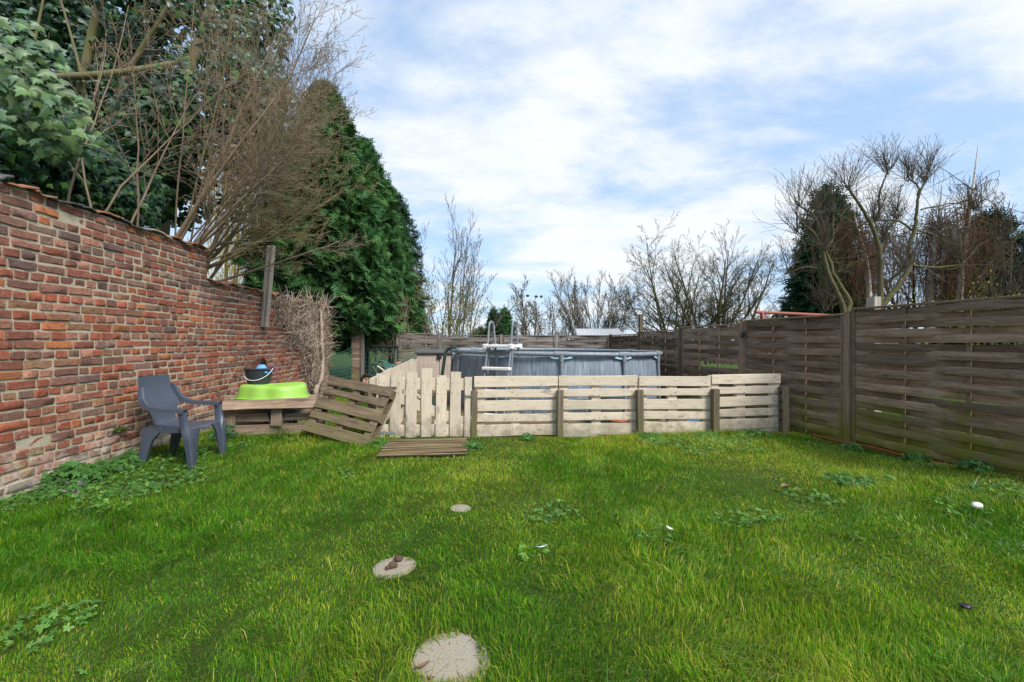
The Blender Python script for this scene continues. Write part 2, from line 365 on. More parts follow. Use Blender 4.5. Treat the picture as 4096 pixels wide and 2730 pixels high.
# vegetation
def leafmat(name, trans=.3, gloss=.0, rough=.45, jit=.25):
    t = NT(name); a = t.attr(); n = t.noise(t.pos(), 3.0, 3, .6)
    v = t.n('ShaderNodeMapRange'); t.put(v.inputs[0], n); v.inputs[1].default_value = .3; v.inputs[2].default_value = .7; v.inputs[3].default_value = 1 - jit; v.inputs[4].default_value = 1 + jit
    vc = t.n('ShaderNodeCombineXYZ'); [t.put(vc.inputs[i], v.outputs[0]) for i in range(3)]
    c = t.mix(1.0, a, vc.outputs[0], 'MULTIPLY'); return t.leaf(c, trans, t.mix(1.0, c, (1.15, 1.25, .6), 'MULTIPLY'), gloss, rough)
M_grass = leafmat('grass_blade', .46, .10, .5, .2)
M_weed = leafmat('weed_leaf', .3, .3, .45)
M_ivy = leafmat('ivy_leaf', .18, .08, .40)
M_conifer = leafmat('conifer_spray', .15, .0)
M_bud = leafmat('bud', .3)
def bark(name, c1, c2, green=0.0):
    t = NT(name); n = t.noise(t.pos(), 16, 6, .65); m = t.noise(t.pos(), 2.4, 4, .6)
    c = t.mix(n, c1, c2); c = t.mix(t.math('MULTIPLY', t.ramp(m, .42, .62), green), c, (.13, .135, .035))
    c = t.mix(1.0, c, t.attr(), 'MULTIPLY'); return t.out(c, .9, t.bump(n, .6, .01), spec=.15)
M_barkbush = bark('brown_twig_bark', (.15, .105, .078), (.33, .25, .19), .22)
M_barkgrey = bark('grey_twig_bark', (.085, .068, .055), (.16, .13, .105), .3)
M_barkgreen = bark('mossy_orchard_bark', (.10, .085, .05), (.21, .185, .12), .75)
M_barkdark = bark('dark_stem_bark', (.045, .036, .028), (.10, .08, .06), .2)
M_barkpale = bark('pale_creeper_bark', (.26, .20, .15), (.44, .36, .29), 0)
t = NT('birch_bark'); n1_ = t.noise(t.coord('Object', (4, 4, 14), False), 3, 4, .6); M_birch = t.out(t.mix(t.ramp(n1_, .55, .66), (.58, .54, .48), (.07, .06, .05)), .8)
t = NT('lawn_soil'); P_ = t.pos(); n1_ = t.noise(P_, 7, 6, .65); n2_ = t.noise(P_, .9, 4, .6); n3_ = t.noise(P_, 60, 4, .7)
c_ = t.mix(n1_, (.030, .050, .010), (.055, .078, .016)); c_ = t.mix(t.ramp(n2_, .4, .65), c_, (.045, .085, .014))
c_ = t.mix(t.math('MULTIPLY', t.ramp(n3_, .55, .75), .5), c_, (.06, .045, .02))
M_soil = t.out(c_, .95, t.bump(n3_, .8, .03), spec=.1)
# end grain of the log slices: rings and radial cracks round the local centre
t = NT('cut_log'); tcn = t.n('ShaderNodeTexCoord').outputs['Object']; sp = t.n('ShaderNodeSeparateXYZ'); t.put(sp.inputs[0], tcn)
n_ = t.noise(tcn, 5, 4, .6); rr_ = t.math('SQRT', t.math('ADD', t.math('MULTIPLY', sp.outputs[0], sp.outputs[0]), t.math('MULTIPLY', sp.outputs[1], sp.outputs[1])))
rw = t.math('ADD', rr_, t.math('MULTIPLY', n_, .03)); ring = t.math('SINE', t.math('MULTIPLY', rw, 330.0))
ang = t.math('ARCTAN2', sp.outputs[1], sp.outputs[0]); cb = t.n('ShaderNodeCombineXYZ'); t.put(cb.inputs[0], t.math('MULTIPLY', ang, 3.4)); t.put(cb.inputs[1], t.math('MULTIPLY', rr_, 5.0))
crk = t.ramp(t.noise(cb.outputs[0], 2.6, 4, .65, .3), .345, .40)
big = t.ramp(t.noise(tcn, 3, 5, .6), .4, .7)
c_ = t.mix(t.math('MULTIPLY', t.math('ADD', ring, 1.0), .22), (.29, .255, .195), (.22, .19, .14)); c_ = t.mix(t.math('MULTIPLY', big, .35), c_, (.30, .28, .24))
c_ = t.mix(t.math('MULTIPLY', t.math('SUBTRACT', 1.0, crk), .8), c_, (.075, .055, .04))
M_log = t.out(c_, .9, t.bump(crk, .6, .01), spec=.15)
# pool liner: printed wood grain in blue grey, uv based
t = NT('pool_liner'); m = t.n('ShaderNodeMapping'); t.put(m.inputs[0], t.n('ShaderNodeUVMap').outputs[0]); m.inputs['Scale'].default_value = (26, 1.6, 1)
g_ = t.noise(m.outputs[0], 1.5, 6, .65, 1.2); m2 = t.n('ShaderNodeMapping'); t.put(m2.inputs[0], t.n('ShaderNodeUVMap').outputs[0]); m2.inputs['Scale'].default_value = (5.5, .02, 1)
b_ = t.noise(m2.outputs[0], 1.0, 1, .4); fi = t.n('ShaderNodeMapping'); t.put(fi.inputs[0], t.n('ShaderNodeUVMap').outputs[0]); fi.inputs['Scale'].default_value = (120, 2.5, 1)
f_ = t.noise(fi.outputs[0], 1.0, 3, .5)
c_ = t.mix(t.ramp(g_, .36, .64), (.11, .145, .19), (.42, .50, .58)); c_ = t.mix(t.math('MULTIPLY', t.ramp(f_, .38, .5), .5), t.mix(.55, c_, (.05, .07, .10)), c_)
c_ = t.mix(t.math('MULTIPLY', t.ramp(b_, .42, .56), .45), c_, (.13, .16, .195))
M_liner = t.out(c_, .5, spec=.4)
t = NT('pool_rail'); n_ = t.noise(t.coord('Object', (30, 2, 30), False), 1.5, 4, .6); M_rail = t.out(t.mix(t.ramp(n_, .35, .65), (.13, .155, .18), (.30, .33, .36)), .42)
t = NT('pool_water'); M_water = t.out((.10, .30, .36), .06, t.bump(t.noise(t.pos(), 3, 3), .1, .02), spec=.6)

# ------------------------------------------------------------------ ground
def axis(lo, hi, flo, fhi, step):
    a = list(np.arange(flo, fhi + 1e-6, step)); s = step; x = fhi
    while x < hi: s *= 1.35; x += s; a.append(min(x, hi))
    s = step; x = flo
    while x > lo: s *= 1.35; x -= s; a.insert(0, max(x, lo))
    return np.array(a)
gx, gy = axis(-600, 600, -7, 7, .16), axis(-40, 900, .5, 16, .16)
X, Y = np.meshgrid(gx, gy); V = np.stack([X.ravel(), Y.ravel(), ground(X, Y).ravel()], 1)
i = np.arange(len(gy) - 1)[:, None] * len(gx); j = np.arange(len(gx) - 1)[None]
F = np.stack([i + j, i + j + 1, i + j + len(gx) + 1, i + j + len(gx)], -1).reshape(-1, 4)
tag(obj('ground', bigmesh('ground', V, F, None, True), M_soil), kind='structure')

# ------------------------------------------------------------------ brick wall
WK = 1 / math.hypot(1, .08)
def wallp(Y, z, out=0.0): return Vector((-3.62 - .08 * Y + out * WK, Y + out * .08 * WK, z))
wall = thing('brick_wall', 'tall old red brick wall along the left side of the lawn, stepping down halfway', 'wall', (-3.9, 3.5, 0))
Y0, YS, Y1 = 2.55, 6.13, 11.2
CH = .080; Z0 = -.10
rows_hi, rows_lo = 32, 27
mb = MB()     # mortar core, recessed behind the brick faces
for (ya, yb, top) in ((Y0, YS, Z0 + rows_hi * CH - .012), (YS, Y1, Z0 + rows_lo * CH - .012)):
    vs = [wallp(ya, -.2, -.008), wallp(yb, -.2, -.008), wallp(yb, top, -.008), wallp(ya, top, -.008), wallp(ya, -.2, -.23), wallp(yb, -.2, -.23), wallp(yb, top, -.23), wallp(ya, top, -.23)]
    mb.add(vs, [(0, 1, 2, 3), (5, 4, 7, 6), (3, 2, 6, 7), (1, 5, 6, 2), (4, 0, 3, 7)])
mb.build('mortar', M_mortar, wall)
PAL = [((.33, .095, .052), 6), ((.43, .15, .062), 2.4), ((.285, .10, .066), 6), ((.215, .10, .074), 3.6), ((.235, .135, .105), 2.0), ((.36, .165, .115), 3.4), ((.14, .085, .074), .8), ((.30, .155, .085), 2.0)]
def brick_col(z, Y):
    w = [x[1] for x in PAL]
    if z > 1.75: w = [1.6, .35, 3, 6, 3.4, 1.0, 2.2, 1.0]
    elif z < .75: w = [4, 1.2, 5, 3.5, 2, 4, 1, 2]
    c = random.choices(PAL, w)[0][0]; k = random.uniform(.82, 1.18)
    return tuple(min(.6, x * k * random.uniform(.94, 1.06)) for x in c)
def brick_mesh(MBx, ya, yb, za, zb, col):
    b = random.uniform(.006, .012); pr = random.gauss(.003, .0035); nx = 4 if yb - ya > .16 else 3
    if random.random() < .03: pr -= .008
    ys = [ya, ya + b] + [ya + (yb - ya) * q / (nx - 1) for q in range(1, nx - 1)] + [yb - b, yb]
    zs = [za, za + b, zb - b, zb]; vs = []; ny, nz = len(ys), 4
    tlt = random.gauss(0, .003)
    for a, y in enumerate(ys):
        for c, z in enumerate(zs):
            e = (a in (0, ny - 1)) + (c in (0, 3))
            d = pr + random.gauss(0, .0018) - (.013 if e == 1 else .020 if e == 2 else 0) + tlt * (a - ny / 2) / ny
            jy, jz = (random.gauss(0, .003), random.gauss(0, .003))
            if e == 2:
                jy += (.004 if a == 0 else -.004) * random.uniform(0, 1.6); jz += (.004 if c == 0 else -.004) * random.uniform(0, 1.6)
            vs.append(wallp(y + jy, z + jz + .004 * math.sin(y * 1.9 + za * 3), d))
    fs = [(p * nz + q, (p + 1) * nz + q, (p + 1) * nz + q + 1, p * nz + q + 1) for p in range(ny - 1) for q in range(nz - 1)]
    MBx.add(vs, fs, col)
bricks = []
for r in range(rows_hi):
    y = Y0 + random.uniform(-.12, 0); stretch = r % 2 == 0; z = Z0 + r * CH
    yend = YS if r >= rows_lo else Y1
    while y < yend - .03:
        L = (.235 if (stretch if random.random() < .9 else not stretch) else .118) * random.uniform(.9, 1.1)
        yb = min(y + L, yend)
        if yend - yb < .05: yb = yend
        bricks.append((max(y, Y0), yb, z + .006 + random.gauss(0, .002), z + CH - .0065 + random.gauss(0, .002), y)); y = yb + random.uniform(.009, .016)
def vis(b):
    Yc = (b[0] + b[1]) / 2; Xc = -3.62 - .08 * Yc; u = 2048 + Xc / Yc * FPX; v = 1365 - (b[2] - H) / Yc * FPX
    if u < 0 or v < 0 or b[2] < gz(Xc + .1, Yc) + .02: return 0
    return (b[1] - b[0]) * (b[3] - b[2]) * abs(Xc) / Yc ** 3
bricks.sort(key=lambda b: -vis(b))
rest = MB()
for k, b in enumerate(bricks):
    if k < 300:
        m_ = MB(); brick_mesh(m_, b[0], b[1], b[2], b[3], brick_col(b[2], b[0])); m_.build('brick', M_brick, wall, 45)
    else: brick_mesh(rest, b[0], b[1], b[2], b[3], brick_col(b[2], b[0]))
tag(rest.build('brickwork', M_brick, wall, 45), kind='stuff')
# broken bricks and step end of the upper part
endm = MB()
for r in range(rows_lo, rows_hi):
    z = Z0 + r * CH; c = brick_col(2.2, 6); w = .10 if r % 2 else .21
    endm.box(frame(wallp(YS + .004, z + CH / 2, -.10), (1, .08, 0)), .20, .016, CH - .014, .006, c)
tag(endm.build('end_bricks', M_brick, wall), kind='stuff')
# coping of broken roof tiles, bedded on mortar lumps
bed = MB(); y = Y0
tilecols = [(.34, .125, .065)] * 6 + [(.27, .15, .10)] * 3 + [(.05, .053, .062)] * 4 + [(.36, .31, .25)]
while y < Y1:
    hi = y < YS; top = Z0 + (rows_hi if hi else rows_lo) * CH - .012
    L = random.uniform(.15, .30) if hi else random.uniform(.16, .24)
    if hi and y + L > YS: L = YS - y + .02
    m_ = MB(); c = random.choice(tilecols); nseg, nw = 5, 3; tilt = random.uniform(-.02, .035); ph = random.uniform(0, 6)
    up, dn = [], []
    for a in range(nseg):
        for w_ in range(nw):
            yy = y + L * a / (nseg - 1) * 1.12; o_ = .045 + random.uniform(-.012, .02) - .30 * w_ / (nw - 1)
            zz_ = top + .022 + tilt * (a / (nseg - 1)) + .018 * math.sin(ph + 3.2 * a / (nseg - 1)) + (.02 if w_ == 1 else 0) + random.uniform(-.004, .004)
            up.append(wallp(yy, zz_ + .013, o_)); dn.append(wallp(yy, zz_, o_))
    n0 = len(up); g_ = lambda a, b: a * nw + b
    fs = [(g_(a, b), g_(a + 1, b), g_(a + 1, b + 1), g_(a, b + 1)) for a in range(nseg - 1) for b in range(nw - 1)]
    fs += [tuple(n0 + q for q in f[::-1]) for f in fs]
    for a in range(nseg - 1):
        fs += [(g_(a, 0), n0 + g_(a, 0), n0 + g_(a + 1, 0), g_(a + 1, 0)), (g_(a, nw - 1), g_(a + 1, nw - 1), n0 + g_(a + 1, nw - 1), n0 + g_(a, nw - 1))]
    for b in range(nw - 1):
        fs += [(g_(0, b), g_(0, b + 1), n0 + g_(0, b + 1), n0 + g_(0, b)), (g_(nseg - 1, b + 1), g_(nseg - 1, b), n0 + g_(nseg - 1, b), n0 + g_(nseg - 1, b + 1))]
    m_.add(up + dn, fs, c); m_.build('coping_tile', M_tile, wall, 40)
    bed.box(frame(wallp(y + L / 2, top + .006, -.10), (0, 1, 0)), L * .98, .20, .05, .02)
    y += L
tag(bed.build('coping_mortar', M_mortar, wall), kind='stuff')

# ------------------------------------------------------------------ planks
def plank_mesh(L, w, th, jit=.0025, warp=.0, bev=.004, notch=0):
    m_ = MB(); n = 4; secs = []
    wx = random.gauss(0, warp)
    for a in range(n):
        x = -L / 2 + L * a / (n - 1); e = a in (0, n - 1)
        wy = wx * (1 - (2 * a / (n - 1) - 1) ** 2); hw = w / 2 + random.gauss(0, jit); y = th / 2; b = bev; zo = random.gauss(0, jit * .6)
        x += random.gauss(0, jit * 1.5) if e else 0
        s_ = (b * .5 if e else 0)
        secs.append([Vector((x, p + wy, q + zo)) for p, q in ((-y + b, -hw), (y - b, -hw), (y - s_, -hw + b), (y - s_, hw - b), (y - b, hw), (-y + b, hw), (-y + s_, hw - b), (-y + s_, -hw + b))])
    m_.loft(secs); return m_.mesh('plank')
def plank(parent, p0, p1, w, th, m, zdir=(0, 0, 1), name='board', warp=.003, jit=.0025):
    p0, p1 = Vector(p0), Vector(p1); M = frame((p0 + p1) / 2, p1 - p0, ez=zdir)
    return obj(name, plank_mesh((p1 - p0).length, w, th, jit, warp), m, parent, M)
def bars(parent, name, lst, m, kind=None, smooth=None):       # several members that make up one part
    mb = MB()
    for p0, p1, w, th, zd in lst:
        p0, p1 = Vector(p0), Vector(p1); mb.box(frame((p0 + p1) / 2, p1 - p0, ez=zd), (p1 - p0).length, th, w, .004)
    o = mb.build(name, m, parent, smooth)
    if kind: o['kind'] = kind
    return o
def nails(parent, pts, nrm):
    mb = MB()
    for p in pts:
        M = frame(p, nrm); mb.loft([[M @ Vector((h, .0055 * q * math.cos(k * 1.047), .0055 * q * math.sin(k * 1.047))) for k in range(6)] for h, q in ((-.004, 1), (.0025, .8))])
    return tag(mb.build('nails', M_nail, parent), kind='stuff')

# ------------------------------------------------------------------ woven fences
def slat_mesh(L, w, sgn, amp, bays=3):
    n = 9; m_ = MB(); secs = []; th = .006; ph = random.gauss(0, .12); k = random.uniform(.8, 1.15)
    sag = random.gauss(0, .005); hz = random.gauss(0, .002)
    for a in range(n + 1):
        q = a / n; x = -L / 2 + L * q; env = min(1, 5 * q, 5 * (1 - q))
        y = sgn * amp * k * math.sin(2 * math.pi * q + ph * .4) * env * (1 if bays == 3 else 1)
        z = sag * math.sin(math.pi * q) + hz * (2 * q - 1); hw = w / 2 + random.gauss(0, .0014)
        secs.append([Vector((x, y + p, z + q * hw)) for p, q in ((-.002, -1), (.002, -1), (.0065, -.55), (.0065, .55), (.002, 1), (-.002, 1), (-.0065, .55), (-.0065, -.55))])
    m_.loft(secs); return m_.mesh('slat', 60)
def woven_panel(fence, A, B, zb, zt, nsl, m, side, missing=(), amp=.02, capw=.05, short=None):
    # A, B ground points of the panel ends; side = unit normal towards the lawn
    A, B = Vector(A), Vector(B); d = (B - A); L = d.length; d.normalize()
    A2, B2 = A + d * .055, B - d * .055; L2 = (B2 - A2).length; up = Vector((0, 0, 1)); side = Vector(side)
    P = lambda q, z: A2 + d * (L2 * q) + up * z
    fr = []
    fr.append((P(0, zt - .012), P(1, zt - .012), .026, .055, up))
    for q in (.014, .986): fr.append((P(q, zb), P(q, zt - .027), .03, .046, d))
    for q in (1 / 3, 2 / 3): fr.append((P(q, zb + .005), P(q, zt - .027), .042, .016, d))
    pan = bars(fence, 'panel', fr, m)
    pitch = (zt - .03 - zb) / nsl; w = pitch * 1.10
    for s_ in range(nsl):
        if s_ in missing: continue
        z = zb + pitch * (s_ + .5) + random.gauss(0, .004)
        M = frame(P(.5, z), d); sg = 1 if s_ % 2 else -1
        M = M @ Matrix.Rotation(random.gauss(-.04, .03), 4, 'X')
        wv = w if random.random() > (.22 if s_ < nsl * .55 else .55) else w * random.uniform(.84, .93)
        obj('slat', slat_mesh(L2 - .07, wv, sg, amp), m, pan, M)
    if short:           # a broken slat: only its near stub is left
        s_, q0, q1 = short; z = zb + pitch * (s_ + .5); M = frame(P((q0 + q1) / 2, z), d)
        obj('slat', plank_mesh(L2 * (q1 - q0), w, .007), m, pan, M)
    return pan
def post(fence, p, zb, zt, w, m, d=(0, 1, 0), lean=(0, 0), name='post'):
    p = Vector(p); a = Vector((p.x, p.y, zb)); b = Vector((p.x + lean[0], p.y + lean[1], zt))
    return obj(name, plank_mesh((b - a).length, w, w, .001, 0, .005), m, fence, frame((a + b) / 2, b - a, ez=d))
fx = lambda t: Vector((4.045 - .3065 * t, 5.47 + 1.887 * t, 0))
fd = (fx(1) - fx(0)).normalized(); fn = Vector((-fd.y, fd.x, 0))      # towards the lawn
rf = thing('woven_fence', 'dark brown woven slat fence along the right side of the lawn, mossy at its foot', 'fence', fx(0))
tops = [1.64, 1.585, 1.537, 1.482, 1.424]; bots = [.085, .0, -.03, -.06, -.1]; ns = [20, 19, 19, 19, 18]
for k in range(5):
    a, b = fx(k - 1), fx(k)
    mis = (10,) if k == 2 else ()
    woven_panel(rf, b, a, bots[k], tops[k], ns[k], M_darkwood, fn, mis, .038 if k == 0 else .034, short=(10, .0, .36) if k == 2 else None)
post(rf, fx(0) + fn * .0, -.2, 1.60, .085, M_darkwood, fd)
post(rf, fx(-1), -.2, 1.66, .085, M_darkwood, fd)
post(rf, fx(1), -.2, 1.60, .08, M_darkwood, fd); post(rf, fx(2), -.2, 1.53, .08, M_darkwood, fd)
post(rf, fx(3) + Vector((.03, 0, 0)), -.2, 1.90, .085, M_post, fd); post(rf, fx(4), -.2, 1.44, .08, M_darkwood, fd)
post(rf, fx(-.12) - fn * .10, -.2, 1.76, .10, M_batten, fd)
bars(rf, 'base_board', [(fx(-1) + Vector((0.06, 0, .03)), fx(0) + Vector((0.06, -.04, .03)), .22, .03, (0, 0, 1))], M_darkwood)
bars(rf, 'base_board', [(fx(0.03) + Vector((0.05, 0, -.05)), fx(1) + Vector((0.05, 0, -.05)), .16, .03, (0, 0, 1))], M_darkwood)
c4 = fx(4); bfL = Vector((-3.60, 13.6, 0))
bf = thing('woven_fence', 'weathered grey woven slat fence across the far end behind the pool', 'fence', (0, 13.3, 0))
bx = [c4] + [px(u, 1365, 13.4) for u in (2226, 2005, 1762)] + [px(1592, 1365, 13.5)]
bx = [Vector((p.x, p.y, 0)) for p in bx]
for k in range(4):
    zt = 1.42 if k < 3 else 1.475
    woven_panel(bf, bx[k], bx[k + 1], -.1, zt, 17 if k < 3 else 11, M_greyfence, (0, -1, 0))
for k in range(1, 5): post(bf, bx[k], -.3, 1.45 if k < 3 else 1.50, .085, M_greyfence)
# extension bit behind the corner
# ------------------------------------------------------------------ cream pallet fence
pf = thing('pallet_fence', 'low cream painted fence of four pallets with short brown posts in front of the pool', 'fence', (1.6, 6.1, 0))
pxs = [(1092, 1284), (1285.5, 1466), (1468.5, 1634), (1634.5, 1793)]
def pfp(xd):      # plan point on the line of the fence for a column of the photograph (2353 px wide view)
    a = Vector((-.482, 5.97, 0)); b = Vector((3.69, 6.26, 0)); k = (xd - 1176.5) / 1046
    q = (k * a.y - a.x) / ((b.x - a.x) - k * (b.y - a.y)); return a + (b - a) * q
pd = Vector((4.172, .29, 0)).normalized(); pn = Vector((pd.y, -pd.x, 0))      # towards camera
bh = [.147, .11, .14, .105, .143]
for k, (xa, xb) in enumerate(pxs):
    A, B = pfp(xa), pfp(xb); z0 = [.0, .01, .02, .045][k]; sc = [.985, .975, .95, .945][k]
    tl = [0, -.003, -.006, .008][k]
    L = (B - A).length; mid = (.47, .47, .47, .44)[k]
    st = []
    for q in (.055, mid, .945):
        p = A + pd * (L * q) - pn * .062; st.append((p + Vector((0, 0, z0 + .01)), p + Vector((0, 0, z0 + .775 * sc)), .125 if q != .945 else .11, .085, pd))
    for zc in (.08, .41, .72):
        st.append((A + pd * .01 - pn * .118 + Vector((0, 0, z0 + zc * sc)), B - pd * .01 - pn * .118 + Vector((0, 0, z0 + zc * sc)), .10, .02, (0, 0, 1)))
    pal = bars(pf, 'pallet', st, M_cream)
    z = z0; npts = []
    for r_, h in enumerate(bh):
        h *= sc; zc = z + h / 2; o_ = random.gauss(0, .006)
        plank(pal, A + pd * (.004 + o_) + Vector((0, 0, zc + random.gauss(0, .003) - tl)), B - pd * (.004 - o_) + Vector((0, 0, zc + random.gauss(0, .003) + tl)), h - .004, .022, M_cream, warp=.004)
        for q in (.03, .08, mid - .03, mid + .03, .92, .97):
            if random.random() < .85: npts.append(A + pd * (L * q) + pn * .0125 + Vector((0, 0, zc + random.uniform(-.035, .035))))
        z += h + .0385 * sc
    nails(pf, npts, pn)
for xd, top, w in ((1089, .61, .075), (1284.5, .605, .078), (1467.5, .60, .085), (1637.5, .60, .085), (1795, .63, .095)):
    p = pfp(xd) + pn * .06; post(pf, p, -.15, top, w, M_post, pd, (random.gauss(0, .006), 0))
bars(pf, 'footing', [(pfp(1290) - pn * .02 + Vector((0, 0, -.03)), pfp(1793) - pn * .02 + Vector((0, 0, -.0)), .10, .06, (0, 0, 1))], M_conc)
for k in range(4):       # black knobs on the last post
    m_ = MB(); c = pfp(1786) + pn * .075 + Vector((0, 0, .56 - .125 * k))
    m_.lathe([(.004, -.02), (.018, -.012), (.024, 0), (.018, .012), (.004, .02)], Matrix.Translation(c) @ Matrix.Rotation(R(75), 4, 'Y'), 10); m_.tube([c, c - pn * .06 + pd * .02], .008, 6)
    m_.build('knob', M_blackp, pf, 40)

# gate
gA, gB = Vector((-1.735, 5.80, 0)), Vector((-.525, 5.90, 0)); gd = (gB - gA).normalized(); gn = Vector((gd.y, -gd.x, 0))
gate = thing('garden_gate', 'cream painted picket gate of uneven boards between the leaning pallet and the low fence', 'gate', gA)
def gp(cx, cy, off=0.0):    # point on the gate plane from a pixel of the photograph
    u, v = 1400 + cx / 3.267, 1380 + cy / 3.267; k = (u - 2048) / FPX
    q = (k * gA.y - gA.x) / ((gB.x - gA.x) - k * (gB.y - gA.y)); p = gA + (gB - gA) * q
    return Vector((p.x, p.y, H - (v - 1365) / FPX * p.y)) + gn * off
gnails = []
for (t0, t1, ty, b0, b1, by) in ((380, 485, 400, 350, 460, 1262), (535, 675, 335, 515, 660, 1256), (738, 880, 360, 720, 865, 1250), (938, 1080, 305, 920, 1065, 1245), (1130, 1270, 402, 1115, 1252, 1240), (1320, 1455, 357, 1303, 1440, 1236), (1502, 1592, 425, 1483, 1580, 1230)):
    a, b = gp((b0 + b1) / 2, by), gp((t0 + t1) / 2, ty); w = (gp(t1, ty) - gp(t0, ty)).length
    plank(gate, a, b, w, .022, M_cream, gd, 'picket', .003)
    for yy in (500, 640, 1130, 1210): 
        for dx in (-.3, .3): gnails.append(gp((t0 + t1 + b0 + b1) / 4 + dx * (t1 - t0) + random.uniform(-9, 9), yy + random.uniform(-15, 15), .0125))
plank(gate, gp(385, 512, -.024), gp(1585, 520, -.024), .152, .022, M_cream, name='rail'); plank(gate, gp(345, 1128, -.024), gp(1575, 1122, -.024), .152, .022, M_cream, name='rail')
plank(gate, gp(480, 640, -.026), gp(1490, 1020, -.026), .125, .022, M_cream, name='brace'); plank(gate, gp(560, 1075, -.05), gp(790, 760, -.05), .11, .022, M_cream, name='brace')
nails(gate, gnails, gn)
def strap(x0, x1, yc, m):
    m_ = MB(); c0, c1 = gp(x0, yc, .014), gp(x1, yc, .014); L = (c1 - c0).length; M = frame(c0, c1 - c0); pts = []
    for x, hw in ((0, .020), (.78 * L, .016), (.83 * L, .019), (.87 * L, .008), (.90 * L, .016), (.96 * L, .017), (L, .008)):
        pts.append((x, hw))
    up = [M @ Vector((x, -.003, hw)) for x, hw in pts] + [M @ Vector((x, -.003, -hw)) for x, hw in pts[::-1]]
    dn = [p - gn * .006 for p in up]; m_.loft([dn, up]); m_.build('strap_hinge', m, gate)
strap(335, 600, 1148, M_hinge); strap(440, 612, 563, M_hingedark)
m_ = MB(); m_.box(frame(gp(320, 1150, .008), gd), .04, .012, .10, .003); m_.build('hinge_plate', M_hinge, gate)
m_ = MB(); m_.box(frame(gp(1548, 668, .016), gd), .08, .006, .028, .002); m_.tube([gp(1515, 668, .024), gp(1640, 668, .024)], .006, 8); m_.tube([gp(1530, 668, .024), gp(1530, 690, .04)], .005, 6); m_.build('bolt_latch', M_hinge, gate)
tag(bars(None, 'door_sill', [((-1.55, 5.74, -.06), (-.5, 5.84, -.06), .12, .14, (0, 0, 1))], M_conc), 'worn concrete sill under the cream picket gate', 'sill')
post(gate, gA - gd * .055 + Vector((0, .02, 0)), -.2, .60, .085, M_post, gd)

# slatted mat in front of the gate
mat = thing('wooden_mat', 'mossy slatted wooden duckboard lying in the grass in front of the cream gate', 'mat', (-1, 5.2, 0))
nsl = 14
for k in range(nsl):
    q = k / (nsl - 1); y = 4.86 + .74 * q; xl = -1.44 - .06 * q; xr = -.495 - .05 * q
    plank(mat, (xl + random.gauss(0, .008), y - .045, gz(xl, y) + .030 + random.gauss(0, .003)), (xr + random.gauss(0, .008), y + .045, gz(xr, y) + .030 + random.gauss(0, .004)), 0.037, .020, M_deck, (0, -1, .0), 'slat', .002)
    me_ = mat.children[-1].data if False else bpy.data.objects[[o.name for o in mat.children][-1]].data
    me_.materials.append(M_gapshade)
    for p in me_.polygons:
        if abs(p.normal.z) > .8: p.material_index = 1  # shade of the gaps painted onto the long slat edges
bars(mat, 'bearer', [((x, 4.85, .012), (x - .02, 5.6, .012), .035, .02, (0, 0, 1)) for x in (-1.35, -1.0, -.62)], M_deck)

# ------------------------------------------------------------------ leaning brown pallet
def pallet_obj(label, O, U, Vv, boards, m, th=.022, blocks=True, sth=.09):
    O, U, Vv = Vector(O), Vector(U), Vector(Vv); Lu, Lv = U.length, Vv.length; u = U.normalized(); v = (Vv - u * Vv.dot(u)).normalized(); n = u.cross(v)
    if n.y > 0: n = -n
    P = thing('pallet', label, 'pallet', O); pts = []
    for (v0, v1, e0, e1) in boards:
        c = O + v * (Lv * (v0 + v1) / 2); plank(P, c + u * e0, c + u * (Lu + e1), Lv * (v1 - v0), th, m, v, 'board', .004, .004)
        for q in (.06, .10, .47, .53, .90, .94): pts.append(c + u * Lu * q + n * (th / 2 + .001) + v * random.uniform(-.03, .03))
    for q in (.06, .5, .94):
        a = O + u * (Lu * q) - n * (th / 2 + .012); bars(P, 'stringer', [(a + v * .01, a + v * (Lv - .01), .11, .022, u)], m)
        for z in (.09, .5, .91):
            bc = a - n * .055 + v * (Lv * z); bars(P, 'block', [(bc - v * .06, bc + v * .06, .11, .085, u)], m)
        a2 = a - n * .110; bars(P, 'bottom_board', [(a2 + v * .0, a2 + v * Lv, .10, .02, u)], m)
    nails(P, pts, n); return P
BR = px(1462, 1790, 5.38); BL = px(1207, 1722, 5.80); TR = px(1562, 1551, 5.74)
pallet_obj('square brown weathered pallet leaning askew against the gate post', BL, BR - BL, TR - BR, [(0, .17, 0, 0), (.235, .365, .01, .0), (.42, .60, -.01, .0), (.665, .785, .01, .0), (.84, 1.0, .0, .01)], M_pallet)
# low grey pallet standing on edge by the wall
gpal = thing('pallet', 'greyish brown pallet standing on its long edge under the lime green sandpit', 'pallet', (-3.1, 6.0, 0))
def q4(cx, cy, Y): return px(860 + cx / 2.941, 1400 + cy / 2.941, Y)
plank(gpal, q4(72, 658, 5.95), q4(1180, 622, 6.10), .150, .03, M_palletgrey, (0, .62, .78), 'board', .004, .004)
plank(gpal, q4(240, 805, 6.06), q4(1180, 780, 6.2), .105, .022, M_palletgrey, name='board', warp=.004, jit=.004)
plank(gpal, q4(75, 965, 6.04), q4(1100, 925, 6.16), .15, .022, M_palletgrey, name='board', warp=.004, jit=.004)
plank(gpal, q4(60, 1050, 5.97), q4(460, 1020, 6.0), .05, .022, M_palletgrey, name='board')
for (xa, ya, yb, Y, w) in ((165, 720, 935, 6.02, .155), (720, 685, 895, 6.07, .145), (1240, 690, 900, 6.17, .12)):
    plank(gpal, q4(xa, yb, Y), q4(xa + 8, ya, Y), w, .03, M_palletgrey, (1, 0, 0), 'block')
plank(gpal, q4(120, 570, 6.42), q4(1190, 560, 6.5), .10, .022, M_palletgrey, (0, .8, .6), name='board')
